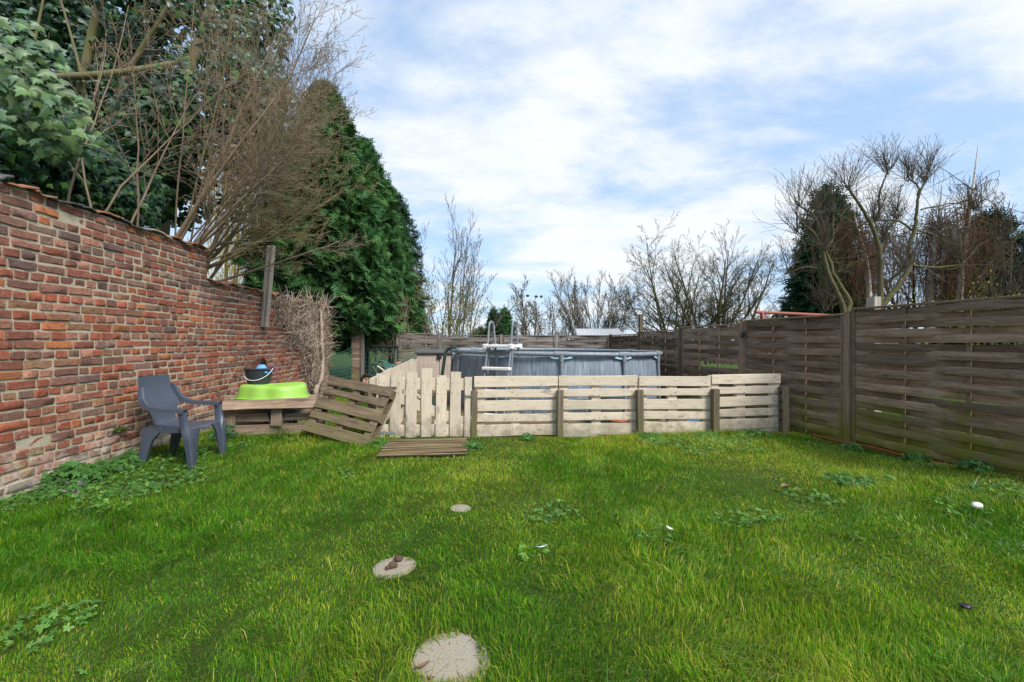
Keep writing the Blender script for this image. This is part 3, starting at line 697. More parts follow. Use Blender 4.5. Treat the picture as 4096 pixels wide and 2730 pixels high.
for (xa, Y) in ((140, 6.3), (700, 6.34), (1230, 6.4)): bars(gpal, 'bearer', [(q4(xa, 640, 6.1), q4(xa, 585, 6.5), .08, .08, (0, 0, 1))], M_palletgrey)
bars(gpal, 'back_board', [(q4(120, 900, 6.5), q4(1190, 880, 6.52), .10, .02, (0, 0, 1)), (q4(120, 720, 6.5), q4(1190, 705, 6.52), .10, .02, (0, 0, 1))], M_palletgrey)
# black tub behind it
m_ = MB(); c = Vector((-3.2, 6.32, 0)); m_.lathe([(.001, .02), (.19, .02), (.235, .30), (.245, .30), (.245, .315), (.225, .315), (.18, .05), (.001, .05)], Matrix.Translation(c), 28)
tag(m_.build('tub', M_bucket, None, 40), 'black round tub behind the grey pallet on edge', 'tub')
# lime green sandpit shell, upside down on pallet and tub
ctr = q4(660, 560, 6.32); zb = ctr.z - .01
m_ = MB(); secs = []
def outl(s, z, n=72):
    o = []
    for k in range(n):
        a = 2 * math.pi * k / n; ca, sa = math.cos(a), math.sin(a)
        e = 3.2; r = (abs(ca / .435) ** e + abs(sa / .30) ** e) ** (-1 / e)
        r *= 1 + .035 * math.cos(7 * a + .6) * (1 - .3 * (s < .9))
        zz_ = z + (.012 * math.sin(2.0 * a + .4) if z > .05 else .0)
        o.append(Vector((ctr.x + r * s * ca, ctr.y + .10 + r * s * sa, zb + zz_)))
    return o
for s_, z in ((1.08, .0), (1.08, .012), (1.02, .016), (.99, .05), (.965, .12), (.94, .158), (.90, .178), (.82, .186), (.4, .186), (.02, .186)): secs.append(outl(s_, z))
m_.loft(secs); sp_ = m_.build('sandpit', M_lime, None, 50); tag(sp_, 'lime green plastic sandpit shell turned upside down on the grey pallet', 'sandpit')
# bucket with contents
bc = q4(518, 442, 6.36); bc.z = zb + .187; bk = thing('bucket', 'black rubber bucket with a white handle standing on the lime green sandpit', 'bucket', bc)
m_ = MB(); T = Matrix.Translation(bc)
m_.lathe([(.001, .006), (.128, .006), (.135, 0), (.139, .01), (.176, .205), (.188, .212), (.190, .226), (.184, .232), (.178, .226), (.168, .205), (.130, .02), (.001, .02)], T, 32); m_.build('body', M_bucket, bk, 40)
hp = []
for k in range(17):
    a = math.pi * k / 16; d_ = Vector((-math.cos(a) * .195, 0, .215)); w_ = math.sin(a)
    hp.append(bc + Vector((d_.x, -.205 * w_ * .75, d_.z - .16 * w_ + .01)))
m_ = MB(); m_.tube(hp, .0048, 8); m_.build('handle', M_white, bk, 60)
m_ = MB(); gs = []
for a in range(11):
    q = a / 10; xx = -.20 + .31 * q; tz = np.interp(q, [0, .2, .45, .7, .85, 1], [.245, .305, .345, .37, .365, .30])
    for b in range(6):
        w_ = b / 5; gs.append(bc + Vector((xx * (.72 + .28 * w_), .03 + .10 * math.cos((q - .5) * 3) - .05 * w_ + random.gauss(0, .002), .15 + (tz - .15) * w_)))
na = len(gs); m_.add(gs + [g + Vector((0, .006, .0)) for g in gs], [(a * 6 + b, (a + 1) * 6 + b, (a + 1) * 6 + b + 1, a * 6 + b + 1) for a in range(10) for b in range(5)] + [(na + a * 6 + b, na + a * 6 + b + 1, na + (a + 1) * 6 + b + 1, na + (a + 1) * 6 + b) for a in range(10) for b in range(5)])
rs = m_.build('rusty_sheet', M_rust, None, 60); tag(rs, 'curved rusty brown metal sheet stuck in the black bucket', 'metal sheet')
m_ = MB(); gs = []
for a in range(10):
    for b in range(10):
        x, y = (a / 9 - .5) * .20, (b / 9 - .5) * .18; rr_ = math.hypot(x / .10, y / .09)
        gs.append(bc + Vector((.065 + x, -.05 + y * .9, .17 + .115 * max(0, 1 - rr_ ** 2.2) + random.gauss(0, .009))))
m_.add(gs, [(a * 10 + b, (a + 1) * 10 + b, (a + 1) * 10 + b + 1, a * 10 + b + 1) for a in range(9) for b in range(9)]); tag(m_.build('cloth', M_bluecloth, None, 25), 'crumpled bright blue cloth stuffed in the black bucket', 'cloth')
m_ = MB(); m_.tube([bc + Vector(p) for p in ((.15, -.08, .225), (.19, -.09, .26), (.25, -.08, .265), (.285, -.07, .23), (.28, -.07, .18), (.25, -.08, .15), (.235, -.09, .17), (.20, -.09, .215), (.165, -.09, .225))], .0028, 5)
tag(m_.build('twine', M_twine, None, 60), 'loop of violet twine hanging off the black bucket', 'twine')

# timber batten fixed to the wall
bt = thing('timber_batten', 'upright grey timber batten fixed to the brick wall and rising above it', 'timber', wallp(7.8, 1.5))
a, b = px(1057, 1309, 7.72), px(1085, 985, 7.72); off = Vector((.06, 0, 0))
obj('batten', plank_mesh((b - a).length, .145, .05, .001, .0, .004), M_batten, bt, frame((a + b) / 2, b - a, ez=(.35, .93, 0)))
wm = MB(); wm.box(frame((a + b) / 2 + Vector((.062, -.06, 0)), b - a, ez=(.35, .93, 0)), (b - a).length, .035, .05, .003); wm.build('cover_strip', M_batten, bt)

# ------------------------------------------------------------------ chair
ch = thing('garden_chair', 'dark slate blue plastic armchair standing on the grass against the brick wall', 'chair', (-3.47, 4.80, 0), R(2))
CM = W[ch.name]; gzc = gz(-3.4, 4.8) - .005
def cl_(a, b, z): return CM @ Vector((a, b, z + gzc))
def catmull(P, n):
    P = [np.array(p, float) for p in P]; Q = [2 * P[0] - P[1]] + P + [2 * P[-1] - P[-2]]; out = []
    for i in range(1, len(Q) - 2):
        for k in range(n):
            t = k / n; out.append(.5 * ((2 * Q[i]) + (-Q[i - 1] + Q[i + 1]) * t + (2 * Q[i - 1] - 5 * Q[i] + 4 * Q[i + 1] - Q[i + 2]) * t * t + (-Q[i - 1] + 3 * Q[i] - 3 * Q[i + 1] + Q[i + 2]) * t ** 3))
    out.append(P[-1]); return out
prof = catmull([(-.315, .905, .205, .02), (-.30, .80, .222, .025), (-.275, .70, .242, .035), (-.25, .62, .262, .055), (-.225, .545, .20, .03), (-.205, .475, .165, .012), (-.185, .425, .172, .010), (-.14, .398, .19, .006), (-.04, .388, .21, .003), (.08, .388, .222, .002), (.17, .392, .228, .0), (.215, .385, .230, -.002), (.24, .362, .230, -.004)], 4)
def shell(grid, th):
    G = np.array(grid); r, c, _ = G.shape; du = np.gradient(G, axis=0); dv = np.gradient(G, axis=1); N = unit(np.cross(du, dv)); B_ = G - N * th
    v = np.concatenate([G.reshape(-1, 3), B_.reshape(-1, 3)]); f = []; o = r * c; g = lambda a, b: a * c + b
    for a in range(r - 1):
        for b in range(c - 1): f += [(g(a, b), g(a + 1, b), g(a + 1, b + 1), g(a, b + 1)), (o + g(a, b), o + g(a, b + 1), o + g(a + 1, b + 1), o + g(a + 1, b))]
    for a in range(r - 1): f += [(g(a, 0), o + g(a, 0), o + g(a + 1, 0), g(a + 1, 0)), (g(a, c - 1), g(a + 1, c - 1), o + g(a + 1, c - 1), o + g(a, c - 1))]
    for b in range(c - 1): f += [(g(0, b), g(0, b + 1), o + g(0, b + 1), o + g(0, b)), (g(r - 1, b), o + g(r - 1, b), o + g(r - 1, b + 1), g(r - 1, b + 1))]
    return [tuple(x) for x in v], f
def rows(P): return [[tuple(cl_(a + cv * (q * q) , hw * q, z)) for q in np.linspace(-1, 1, 13)] for a, z, hw, cv in P]
k_ = next(i for i, p in enumerate(prof) if p[1] < .41 and p[0] > -.17)
m_ = MB(); m_.add(*shell(rows(prof[:k_ + 1]), .012)); m_.build('backrest', M_chair, ch, 50)
m_ = MB(); m_.add(*shell(rows(prof[k_:]), .012)); m_.build('seat', M_chair, ch, 50)
def sec_(c, wa, wb, r=.35):      # rounded rectangle in plan round a point, wa along the seat, wb across
    a, b, z = c; o = []
    for sx, sy in ((1, 1), (-1, 1), (-1, -1), (1, -1)):
        for (p, q) in (((1, 1 - r), (1 - r, 1)) if sx * sy > 0 else ((1 - r, 1), (1, 1 - r))): o.append(cl_(a + sx * wa * p, b + sy * wb * q, z))
    return o
for s in (-1, 1):
    # arm: sweeps from the side of the back down and forward, thick edge with a skirt
    arm = catmull([(-.262, .222, .80, .010, .02), (-.235, .248, .71, .02, .028), (-.19, .268, .640, .030, .026), (-.12, .282, .597, .034, .022), (-.02, .288, .583, .034, .02), (.09, .290, .578, .034, .02), (.19, .290, .572, .036, .022), (.215, .290, .566, .034, .024)], 4)
    secs = []
    for i, (a, b, z, wb, hz) in enumerate(arm):
        i0, i1 = max(i - 1, 0), min(i + 1, len(arm) - 1); da, dz = arm[i1][0] - arm[i0][0], arm[i1][2] - arm[i0][2]; l = math.hypot(da, dz); na, nz = -dz / l, da / l
        secs.append([cl_(a + na * q * hz, s * (b + p * wb), z + nz * q * hz) for p, q in ((-1, -.9), (-.9, .8), (-.6, 1), (.6, 1), (.9, .8), (1, -1), (.86, -1.05), (.8, .2), (-.8, .2), (-.86, -1))])
    m_ = MB(); m_.loft(secs); m_.build('armrest', M_chair, ch, 45)
    # front leg: from the arm down to the grass, with the wide knee under the seat
    m_ = MB(); m_.loft([sec_((a, s * b, z), wa, wb) for a, b, z, wa, wb in ((.262, .262, -.01, .026, .030), (.252, .264, .12, .030, .036), (.238, .268, .26, .036, .044), (.226, .272, .36, .042, .048), (.210, .282, .40, .042, .026), (.196, .288, .48, .034, .018), (.186, .290, .56, .036, .020))])
    m_.loft([sec_((a, s * b, z), wa, wb) for a, b, z, wa, wb in ((.264, .238, -.01, .012, .030), (.256, .225, .15, .014, .042), (.246, .205, .30, .015, .062), (.236, .18, .375, .016, .085))]); m_.build('leg', M_chair, ch, 40)
    m_ = MB(); m_.loft([sec_((a, s * b, z), wa, wb) for a, b, z, wa, wb in ((-.265, .225, -.01, .036, .018), (-.235, .222, .14, .044, .022), (-.205, .212, .27, .055, .024), (-.17, .205, .345, .085, .022), (-.15, .20, .395, .11, .016))]); m_.build('leg', M_chair, ch, 40)
    m_ = MB(); m_.loft([sec_((a, s * b, z), .022, .010) for a, b, z in ((0, 0, 0),)] * 0 or [[cl_(a, s * (b + p), z + q) for p, q in ((-.008, -.024), (.008, -.024), (.008, .02), (-.008, .02))] for a, b, z in ((-.20, .20, .372), (-.05, .222, .366), (.10, .238, .368), (.21, .245, .372))]); m_.build('seat_frame', M_chair, ch)

# ------------------------------------------------------------------ pool
PC, PR, PB, PH = Vector((.877, 9.5, 0)), 2.12, -.08, 1.035
pool = thing('swimming_pool', 'round above ground pool with blue grey wood print wall and grey metal frame', 'pool', PC)
n = 144; V = []; F = []; UVs = []
zs = [(PB, 0), (.1, .03), (.3, .045), (.5, .04), (.7, .02), (.88, -.005), (.99, -.05)]
for k in range(n + 1):
    a = 2 * math.pi * k / n; fl = .012 * math.cos(12 * (a - R(268)))
    for z, o in zs:
        r = PR - .035 + o * .6 + fl * (z > 0) * 1.0; V.append((PC.x + r * math.cos(a), PC.y + r * math.sin(a), z))
m = len(zs); F = [(k * m + q, (k + 1) * m + q, (k + 1) * m + q + 1, k * m + q + 1) for k in range(n) for q in range(m - 1)]
me = bpy.data.meshes.new('wall'); me.from_pydata(V, [], F); uv = me.uv_layers.new(name='UVMap')
for p in me.polygons:
    p.use_smooth = True
    for li, vi in zip(p.loop_indices, p.vertices): uv.data[li].uv = (vi // m * 2 * math.pi / n * PR, V[vi][2])
obj('liner', me, M_liner, pool)
m_ = MB(); m_.add([(PC.x + (PR - .12) * math.cos(2 * math.pi * k / 48), PC.y + (PR - .12) * math.sin(2 * math.pi * k / 48), .80) for k in range(48)], [tuple(range(48))]); m_.build('water', M_water, pool)
tilt = lambda p: Vector((p[0], p[1], p[2] - .012 * (p[0] - PC.x)))
for k in range(12):
    a0 = R(268 + 30 * k); P = lambda a, r, z: tilt((PC.x + r * math.cos(a), PC.y + r * math.sin(a), z))
    m_ = MB(); m_.tube([P(a0 + R(2 + 26 * q / 6), PR, PH) for q in range(7)], .036, 10); m_.build('rail', M_rail, pool, 60)
    m_ = MB(); m_.tube([P(a0 - R(3), PR, PH), P(a0, PR, PH), P(a0 + R(3), PR, PH)], .046, 12); m_.tube([P(a0, PR + .012, PH - .02), P(a0, PR + .014, PH - .13)], .037, 12); m_.build('joint', M_poolgrey, pool, 40)
    m_ = MB(); m_.tube([P(a0, PR + .014, PH - .12), P(a0, PR + .03, .4), P(a0, PR + .05, PB)], .029, 10); m_.build('leg', M_poolgrey, pool, 60)
    m_ = MB(); s0 = P(a0, PR - .005, PH - .035); tv = Vector((-math.sin(a0), math.cos(a0), 0)); rd = Vector((math.cos(a0), math.sin(a0), 0))
    m_.loft([[s0 + tv * (.19 * math.cos(q) * e) + Vector((0, 0, -.02 + .03 * math.sin(q) * e)) + rd * d_ for q in np.linspace(0, 2 * math.pi, 14, endpoint=False)] for e, d_ in ((1, -.01), (.9, .012))]); m_.build('sleeve_gap', M_clipblue, pool)
# ladder over the pool wall
th0 = R(238); ln = Vector((math.cos(th0), math.sin(th0), 0)); lt = Vector((-ln.y, ln.x, 0)); LP = PC + ln * (PR + .0); up = Vector((0, 0, 1))
ladder = thing('pool_ladder', 'grey A frame pool ladder with white plastic steps straddling the pool rim', 'ladder', LP)
ctrL = px(2010, 1390, 7.62); LP = Vector((ctrL.x, ctrL.y, 0)); zt = 1.165
ln = Vector((-.42, -.907, 0)); lt = Vector((.907, -.42, 0))
for s in (-1, 1):
    base = LP + lt * (.215 * s)
    m_ = MB(); m_.tube([base + ln * .13 + up * (zt - .03), base + ln * .40 + up * .0], .0185, 10); m_.tube([base + ln * .06 + up * (zt - .03), base + ln * .52 + up * .0], .0185, 10) if False else None
    m_.build('outer_leg', M_poolgrey, ladder, 60)
    m_ = MB(); m_.tube([base + ln * .05 + up * (zt - .03), base + ln * .26 + up * .0], .0175, 10); m_.build('brace_leg', M_poolgrey, ladder, 60)
    m_ = MB(); m_.tube([base - ln * .16 + up * (zt - .03), base - ln * .40 + up * .0], .0185, 10); m_.build('inner_leg', M_poolgrey, ladder, 60)
    arc = [base + ln * .13 + up * (zt + .01)]
    for q in np.linspace(0, math.pi, 11): arc.append(base + ln * (.085 * math.cos(q) - .01) + up * (zt + .335 + .075 * math.sin(q)))
    arc.append(base - ln * .15 + up * (zt + .01)); m_ = MB(); m_.tube(arc, .0185, 12); m_.build('handrail', M_poolgrey, ladder, 60)
m_ = MB(); m_.box(frame(LP + up * zt, lt), .53, .42, .05, .012)
for sa in (-1, 1):
    for sb in (-1, 1): m_.box(frame(LP + lt * .235 * sa + ln * .17 * sb + up * (zt - .005), lt), .075, .085, .085, .012)
m_.build('platform', M_white, ladder)
for z, o in ((.80, .245), (.44, .345), (.07, .45)):
    m_ = MB(); m_.box(frame(LP + ln * (o - .02) + up * z, lt), .50, .10, .05, .01); m_.build('step', M_white, ladder)
# hose over the left rim
m_ = MB(); P = lambda a, r, z: Vector((PC.x + r * math.cos(R(a)), PC.y + r * math.sin(R(a)), z))
m_.tube(catmull([P(196, 1.95, 1.02), P(195, 2.05, 1.11), P(193, 2.15, 1.11), P(192, 2.24, 1.03), P(192, 2.28, .8), P(193, 2.33, .5), P(198, 2.45, .2), P(207, 2.6, .04)], 5), .032, 10); tag(m_.build('hose', M_hose, None, 60), 'dark green ribbed hose hanging over the left rim of the pool', 'hose')

# pool deck behind the pallet fence
dk = tag(obj('deck', None, M=Matrix.Translation((0, 8, 0))), kind='structure')
for k in range(34):
    y = 6.15 + .158 * k; xl = -1.72 - .11 * (y - 6.15); plank(dk, (xl, y, -.005 + .001 * (k % 3)), (-1.30 + (1.35 if y > 7.2 and False else 5.0 - .17 * (y - 6)), y, -.005 + .001 * (k % 3)), .150, .022, M_deck, (0, 1, 0), 'board', .002)

# side fence of pallets running back to the storage box
sf = thing('side_fence', 'cream painted pallet fence running back from the gate to the storage box', 'fence', (-2.1, 8, 0))
sA, sB = Vector((-1.83, 6.15, 0)), Vector((-2.44, 11.6, 0)); sdv = (sB - sA); Ls = sdv.length; sdv.normalize(); sn = Vector((sdv.y, -sdv.x, 0))
q = 0.02; kk = 0
while q < Ls - .1:
    w = random.choice((.10, .10, .14, .09)); p = sA + sdv * (q + w / 2); zt = .80 + .006 * q + random.gauss(0, .006)
    plank(sf, p + Vector((0, 0, .03)), p + Vector((0, 0, zt)), w, .02, M_cream, sdv, 'board'); q += w + random.choice((.035, .04, .05)); kk += 1
for z in (.70, .40, .12):
    plank(sf, sA - sn * .055 + Vector((0, 0, z)), sB - sn * .055 + Vector((0, 0, z + .03)), .10, .08, M_cream, name='rail')

# ------------------------------------------------------------------ storage box
bxp = px(1758, 1365, 12.0); BW, BD = 1.24, .8; sb = thing('storage_box', 'beige plastic garden storage box with panelled double doors and charcoal lid', 'storage box', (bxp.x, 12.0, 0))
Bc = Vector((bxp.x, 12.35, 0)); zl = .915
m_ = MB(); m_.box(frame(Bc + Vector((0, .02, zl / 2 - .1)), (1, 0, 0)), BW - .02, BD - .1, zl + .2, .02); m_.build('body', M_beigebox, sb)
for s in (-1, 1):
    dc = Bc + Vector((s * BW / 4, -BD / 2 + .045, zl / 2 - .02)); m_ = MB(); m_.box(frame(dc, (1, 0, 0)), BW / 2 - .012, .05, zl - .04, .012); dr = m_.build('door', M_beigebox, sb)
    for k in range(4):
        m_ = MB(); m_.box(frame(dc + Vector(((k - 1.5) * .108, -.026, -.05)), (1, 0, 0)), .098, .012, zl - .30, .006); m_.build('panel', M_beigebox, dr)
m_ = MB(); m_.loft([[Bc + Vector((sx * x, sy * y, z)) for sx, sy in ((-1, -1), (1, -1), (1, 1), (-1, 1))] for x, y, z in ((BW / 2 + .02, BD / 2 + .02, zl - .005), (BW / 2 + .035, BD / 2 + .035, zl + .01), (BW / 2 + .03, BD / 2 + .03, zl + .055), (BW / 2 - .04, BD / 2 - .06, zl + .10))]); m_.build('lid', M_lid, sb)
m_ = MB(); lc = Bc + Vector((0, -BD / 2 + .0, zl - .09)); m_.lathe([(.001, .03), (.045, .03), (.062, .015), (.066, 0), (.066, -.02)], Matrix.Translation(lc) @ Matrix.Rotation(R(90), 4, 'X'), 14); m_.box(frame(lc + Vector((0, 0, .07)), (0, 0, 1)), .10, .03, .07, .008); m_.build('latch', M_blackp, sb)
# leaning slatted panel behind the box
lp = thing('slatted_panel', 'old grey green slatted wooden panel leaning behind the beige storage box', 'panel', px(1650, 1440, 12.9))
for k in range(7):
    a, b = px(1582, 1407 + 10.5 * k, 12.95), px(1722, 1396 + 10.5 * k, 12.95); plank(lp, a, b, .058, .02, M_oldslat, name='slat')
bars(lp, 'batten', [(px(1600, 1400, 12.99), px(1602, 1500, 12.99), .05, .03, (1, 0, 0)), (px(1700, 1395, 12.99), px(1702, 1490, 12.99), .05, .03, (1, 0, 0))], M_oldslat)

# ------------------------------------------------------------------ wheelbarrow
wb = thing('wheelbarrow', 'dark green tubular wheelbarrow tipped against the cream side fence', 'wheelbarrow', px(1472, 1540, 10.6))
YB = 10.6; q8 = lambda cx, cy, Y=YB: px(1260 + cx / 3.92, 1280 + cy / 3.92, Y)
wc = q8(828, 975); wr = .205
tyre = MB(); Wm = Matrix.Translation(wc) @ Matrix.Rotation(R(-18), 4, 'Z') @ Matrix.Rotation(R(90), 4, 'X')
tyre.lathe([(.115, -.035), (.16, -.05), (.195, -.035), (wr, 0), (.195, .035), (.16, .05), (.115, .035), (.115, -.035)], Wm, 28); wh_ = tyre.build('wheel', M_tyre, wb, 50)
m_ = MB(); m_.lathe([(.001, .022), (.03, .026), (.035, .02), (.118, .03), (.122, .036), (.126, .03), (.126, -.03), (.118, -.03), (.001, -.02)], Wm, 28); m_.build('rim', M_rim, wh_, 40)
for k in range(4):
    a = k * math.pi / 2 + .3; m_ = MB(); m_.add([Wm @ Vector((r * math.cos(a + d_), r * math.sin(a + d_), .034)) for r, d_ in ((.04, -.25), (.108, -.32), (.112, 0), (.108, .32), (.04, .25))], [(0, 1, 2, 3, 4)]); m_.build('wheel_slot', M_orange, wh_)
for dy, ds in ((0.0, 0), (.42, 1)):
    ox, oy = (0, 0) if not ds else (100, -38)
    pts = catmull([q8(990 + ox * .5, 880 + oy, YB - .05 + dy), q8(930 + ox, 780 + oy, YB - .05 + dy), q8(893 + ox, 718 + oy, YB - .05 + dy), q8(930 + ox, 685 + oy, YB - .05 + dy), q8(990 + ox, 695 + oy, YB + dy), q8(1090 + ox * .8, 748 + oy, YB + .05 + dy), q8(1180 + ox * .5, 735 + oy * .9, YB + .1 + dy), q8(1300, 700 + oy * .5, YB + .2 + dy * .8), q8(1440, 650 + oy * .2, YB + .35 + dy * .6), q8(1595, 585, YB + .5 + dy * .3)], 5)
    m_ = MB(); m_.tube(pts, .025, 8); m_.build('frame_tube', M_greenpipe, wb, 60)
m_ = MB(); m_.tube([q8(1268, 690, YB + .3), q8(1350, 672, YB + .4)], .027, 10); m_.build('grip', M_orangegrip, wb, 60)
m_ = MB(); m_.tube([q8(860, 985, YB - .04), q8(980, 900, YB - .04), q8(1130, 850, YB)], .018, 8); m_.build('axle_stay', M_greenpipe, wb, 60)
tr = MB(); tc_ = q8(1185, 815, YB + .15); secs = []
for z, sx, sy in ((0, .12, .10), (.03, .15, .13), (.14, .27, .20), (.145, .285, .21)):
    TM = Matrix.Translation(tc_) @ Matrix.Rotation(R(-115), 4, 'Y') @ Matrix.Rotation(R(10), 4, 'Z')
    secs.append([TM @ Vector((sx * math.cos(a) * (1.15 if abs(math.cos(a)) > .8 else 1), sy * math.sin(a), z - .1)) for a in np.linspace(0, 2 * math.pi, 20, endpoint=False)])
tr.loft(secs); tr.build('tray', M_greenpipe, wb, 40)
m_ = MB(); m_.tube([q8(985, 730, YB - .25), q8(1230, 920, YB - .9), q8(1640, 1210, YB - 2.6)], .024, 8); tag(m_.build('pole', M_cream, None, 60), 'cream broom pole leaning across the side fence beside the wheelbarrow', 'pole')

# ------------------------------------------------------------------ far left: post, wire fence, gate
dp = thing('fence_panel', 'narrow dark brown slatted fence piece with a post between wire fence and metal gate', 'fence', px(1431, 1365, 12.0))
for k in range(21):
    z = .0 + .085 * k; a = px(1407, 1365, 12.0); b = px(1443, 1365, 12.0); plank(dp, (a.x, 12.0, z), (b.x, 12.0, z + random.gauss(0, .004)), .087, .012, M_darkwood, name='slat', warp=.004)
post(dp, px(1450, 1365, 12.0), -.3, 1.78, .085, M_greyfence)
wf = thing('wire_fence', 'sagging green wire mesh fence between the brick wall end and the dark fence piece', 'fence', px(1360, 1450, 11.8))
m_ = MB(); A, B = px(1308, 1365, 11.5), px(1408, 1365, 11.9)
for k in range(12):
    z = .0 + .085 * k; m_.tube([A.lerp(B, q) + Vector((0, 0, z - H + .05 - .10 * math.sin(math.pi * q) * (k / 11) + .12 * q * k / 11)) for q in np.linspace(0, 1, 9)], .006 if k % 3 else .009, 4, False)
for q in np.linspace(0, 1, 17):
    m_.tube([A.lerp(B, q) + Vector((.02 * math.sin(j * 1.3 + q * 9), 0, .0 + .93 * j / 5 - H + .05 - .10 * math.sin(math.pi * q) * j / 5 + .12 * q * j / 5)) for j in range(6)], .0055, 4, False)
m_.build('mesh', M_mesh, wf); post(wf, px(1310, 1365, 11.5), -.3, 1.05, .06, M_darkwood)
mg = thing('wire_gate', 'dark metal framed gate with green wire mesh beside the grey fence', 'gate', px(1520, 1400, 12.6))
YG = 12.5; m_ = MB(); tl_, tr_ = px(1456, 1386, YG), px(1592, 1388, YG)
for a, b, r in ((tl_, tr_, .032), (tl_, Vector((tl_.x, YG, -.1)), .03), (tr_, Vector((tr_.x, YG, -.1)), .022), (Vector((tl_.x, YG, .05)), Vector((tr_.x, YG, .05)), .02)): m_.tube([a, b], r, 6)
m_.build('frame', M_frameblack, mg)
m_ = MB()
for k in range(9): z = .1 + .115 * k; m_.tube([(tl_.x, YG, z), ((tl_.x + tr_.x) / 2, YG + .02, z - .02), (tr_.x, YG, z)], .0055, 4, False)
for q in np.linspace(.05, .95, 12): x = tl_.x + (tr_.x - tl_.x) * q; m_.tube([(x, YG, .05), (x + .01, YG, 1.08)], .0055, 4, False)
m_.build('mesh', M_mesh, mg)

# ------------------------------------------------------------------ small things
m_ = MB(); c = fx(1) + fn * .075 - fd * .09 + Vector((0, 0, 1.36)); m_.lathe([(.001, .02), (.03, .025), (.058, .012), (.062, 0), (.05, -.02), (.02, -.04)], Matrix.Translation(c) @ Matrix.Rotation(R(-80), 4, 'Y'), 16)
tag(m_.build('outdoor_lamp', M_blackp, None, 40), 'small black round fitting screwed to the dark woven fence', 'fitting')
m_ = MB(); m_.tube(catmull([tuple(fx(t) + fn * .05 + Vector((0, 0, z))) for t, z in ((.25, .03), (0.0, .035), (-.2, .06), (-.4, .05), (-.62, .07), (-.8, .08), (-.98, .09))], 6), .006, 5); tag(m_.build('cable', M_redcable, None, 60), 'thin red cable running along the foot of the dark woven fence', 'cable')
def lump(name, m, c, r, lab, cat, sq=(1, 1, .6), amp=.25, n=10):
    m_ = MB(); secs = []; ph = random.uniform(0, 6)
    for i in range(1, 7):
        a = math.pi * i / 7; secs.append([Vector(c) + Vector((r * sq[0] * math.sin(a) * math.cos(b) * (1 + amp * math.sin(2 * b + ph + i)), r * sq[1] * math.sin(a) * math.sin(b) * (1 + amp * math.sin(3 * b + ph)), r * sq[2] * math.cos(a))) for b in np.linspace(0, 2 * math.pi, n, endpoint=False)])
    m_.loft(secs[::-1]); return tag(m_.build(name, m, None, 60), lab, cat)
def gpx(u, v, dz=0.0):
    Y = H * FPX / (v - 1365)
    for _ in range(4): X = (u - 2048) / FPX * Y; Y = (H - gz(X, Y) - dz) * FPX / (v - 1365)
    X = (u - 2048) / FPX * Y; return Vector((X, Y, gz(X, Y) + dz))
def gtilt(c):       # leans flat things with the ground under them
    e = .12; n_ = Vector((-(gz(c.x + e, c.y) - gz(c.x - e, c.y)) / (2 * e), -(gz(c.x, c.y + e) - gz(c.x, c.y - e)) / (2 * e), 1)).normalized()
    return Vector((0, 0, 1)).rotation_difference(n_).to_matrix().to_4x4()
# three sawn log slices as stepping stones
SL = []
for (u, v, r, lab) in ((1803, 2640, .158, 'largest sawn log slice set in the lawn nearest the bottom edge'), (1578, 2270, .125, 'sawn log slice in the lawn carrying brown clods, second along the path'), (1842, 2034, .080, 'small half overgrown log slice in the lawn, third along the path')):
    c = gpx(u, v); SL.append((c.x, c.y, r)); m_ = MB(); ph = random.uniform(0, 6); n = 40
    rad = lambda a: r * (1 + .03 * math.sin(2 * a + ph) + .02 * math.sin(3 * a + 1.3 * ph) + .012 * math.sin(11 * a))
    secs = [[Vector((s_ * rad(a) * math.cos(a), s_ * rad(a) * math.sin(a), z)) for a in np.linspace(0, 2 * math.pi, n, endpoint=False)] for s_, z in ((1, -.10), (1, -.006), (.97, .002), (.6, .004), (.02, .004))]
    m_.loft(secs); o = m_.build('log_slice', M_log, None, 45, Matrix.Translation(c) @ gtilt(c) @ Matrix.Rotation(random.uniform(0, 6), 4, 'Z')); tag(o, lab, 'log slice', 'log slices leading to the gate')
for (u, v, r, lab) in ((1571, 2262, .026, 'largest brown clod in the middle of the second log slice'), (1593, 2236, .024, 'flat brown clod at the far rim of the second log slice'), (1549, 2272, .012, 'tiny brown clod beside the largest one on the second log slice')):
    c = gpx(u, v, .016); lump('clod', M_dung, c, r, lab, 'clod', (1.1, .9, .75), .15)['group'] = 'brown clods on the log slice'
lump('stone', M_pebble, gpx(3908, 2026, .035), .032, 'white stone lying in the grass near the right fence', 'stone', (1.3, .8, .8), .12)
lump('stone', M_blackp, gpx(3862, 2424, .025), .022, 'small dark lump in the grass at the lower right', 'lump', (1.4, .9, .5), .2)
def leafy(name, m, c, L, w, ang, lab, cat, curl=.3):
    m_ = MB(); M = Matrix.Translation(c) @ Matrix.Rotation(ang, 4, 'Z') @ Matrix.Rotation(R(-12), 4, 'X'); up, pts = [], []
    for i in range(7):
        q = i / 6; hw = w * math.sin(math.pi * min(.97, q * .93 + .05)) ** .8; z = curl * L * (q - .5) ** 2
        up += [M @ Vector((L * (q - .5), -hw, z + hw * .4)), M @ Vector((L * (q - .5), 0, z)), M @ Vector((L * (q - .5), hw, z + hw * .4))]
    fs = [(3 * i + a, 3 * i + 3 + a, 3 * i + 4 + a, 3 * i + 1 + a) for i in range(6) for a in (0, 1)]; n0 = len(up)
    m_.add(up + [p - Vector((0, 0, .002)) for p in up], fs + [tuple(n0 + x for x in f[::-1]) for f in fs]); return tag(m_.build(name, m, None, 60), lab, cat)
leafy('dry_leaf', M_leafdry, gpx(1690, 2665, .016), .062, .013, R(35), 'curled dry brown leaf on the rim of the nearest log slice', 'leaf', .6)
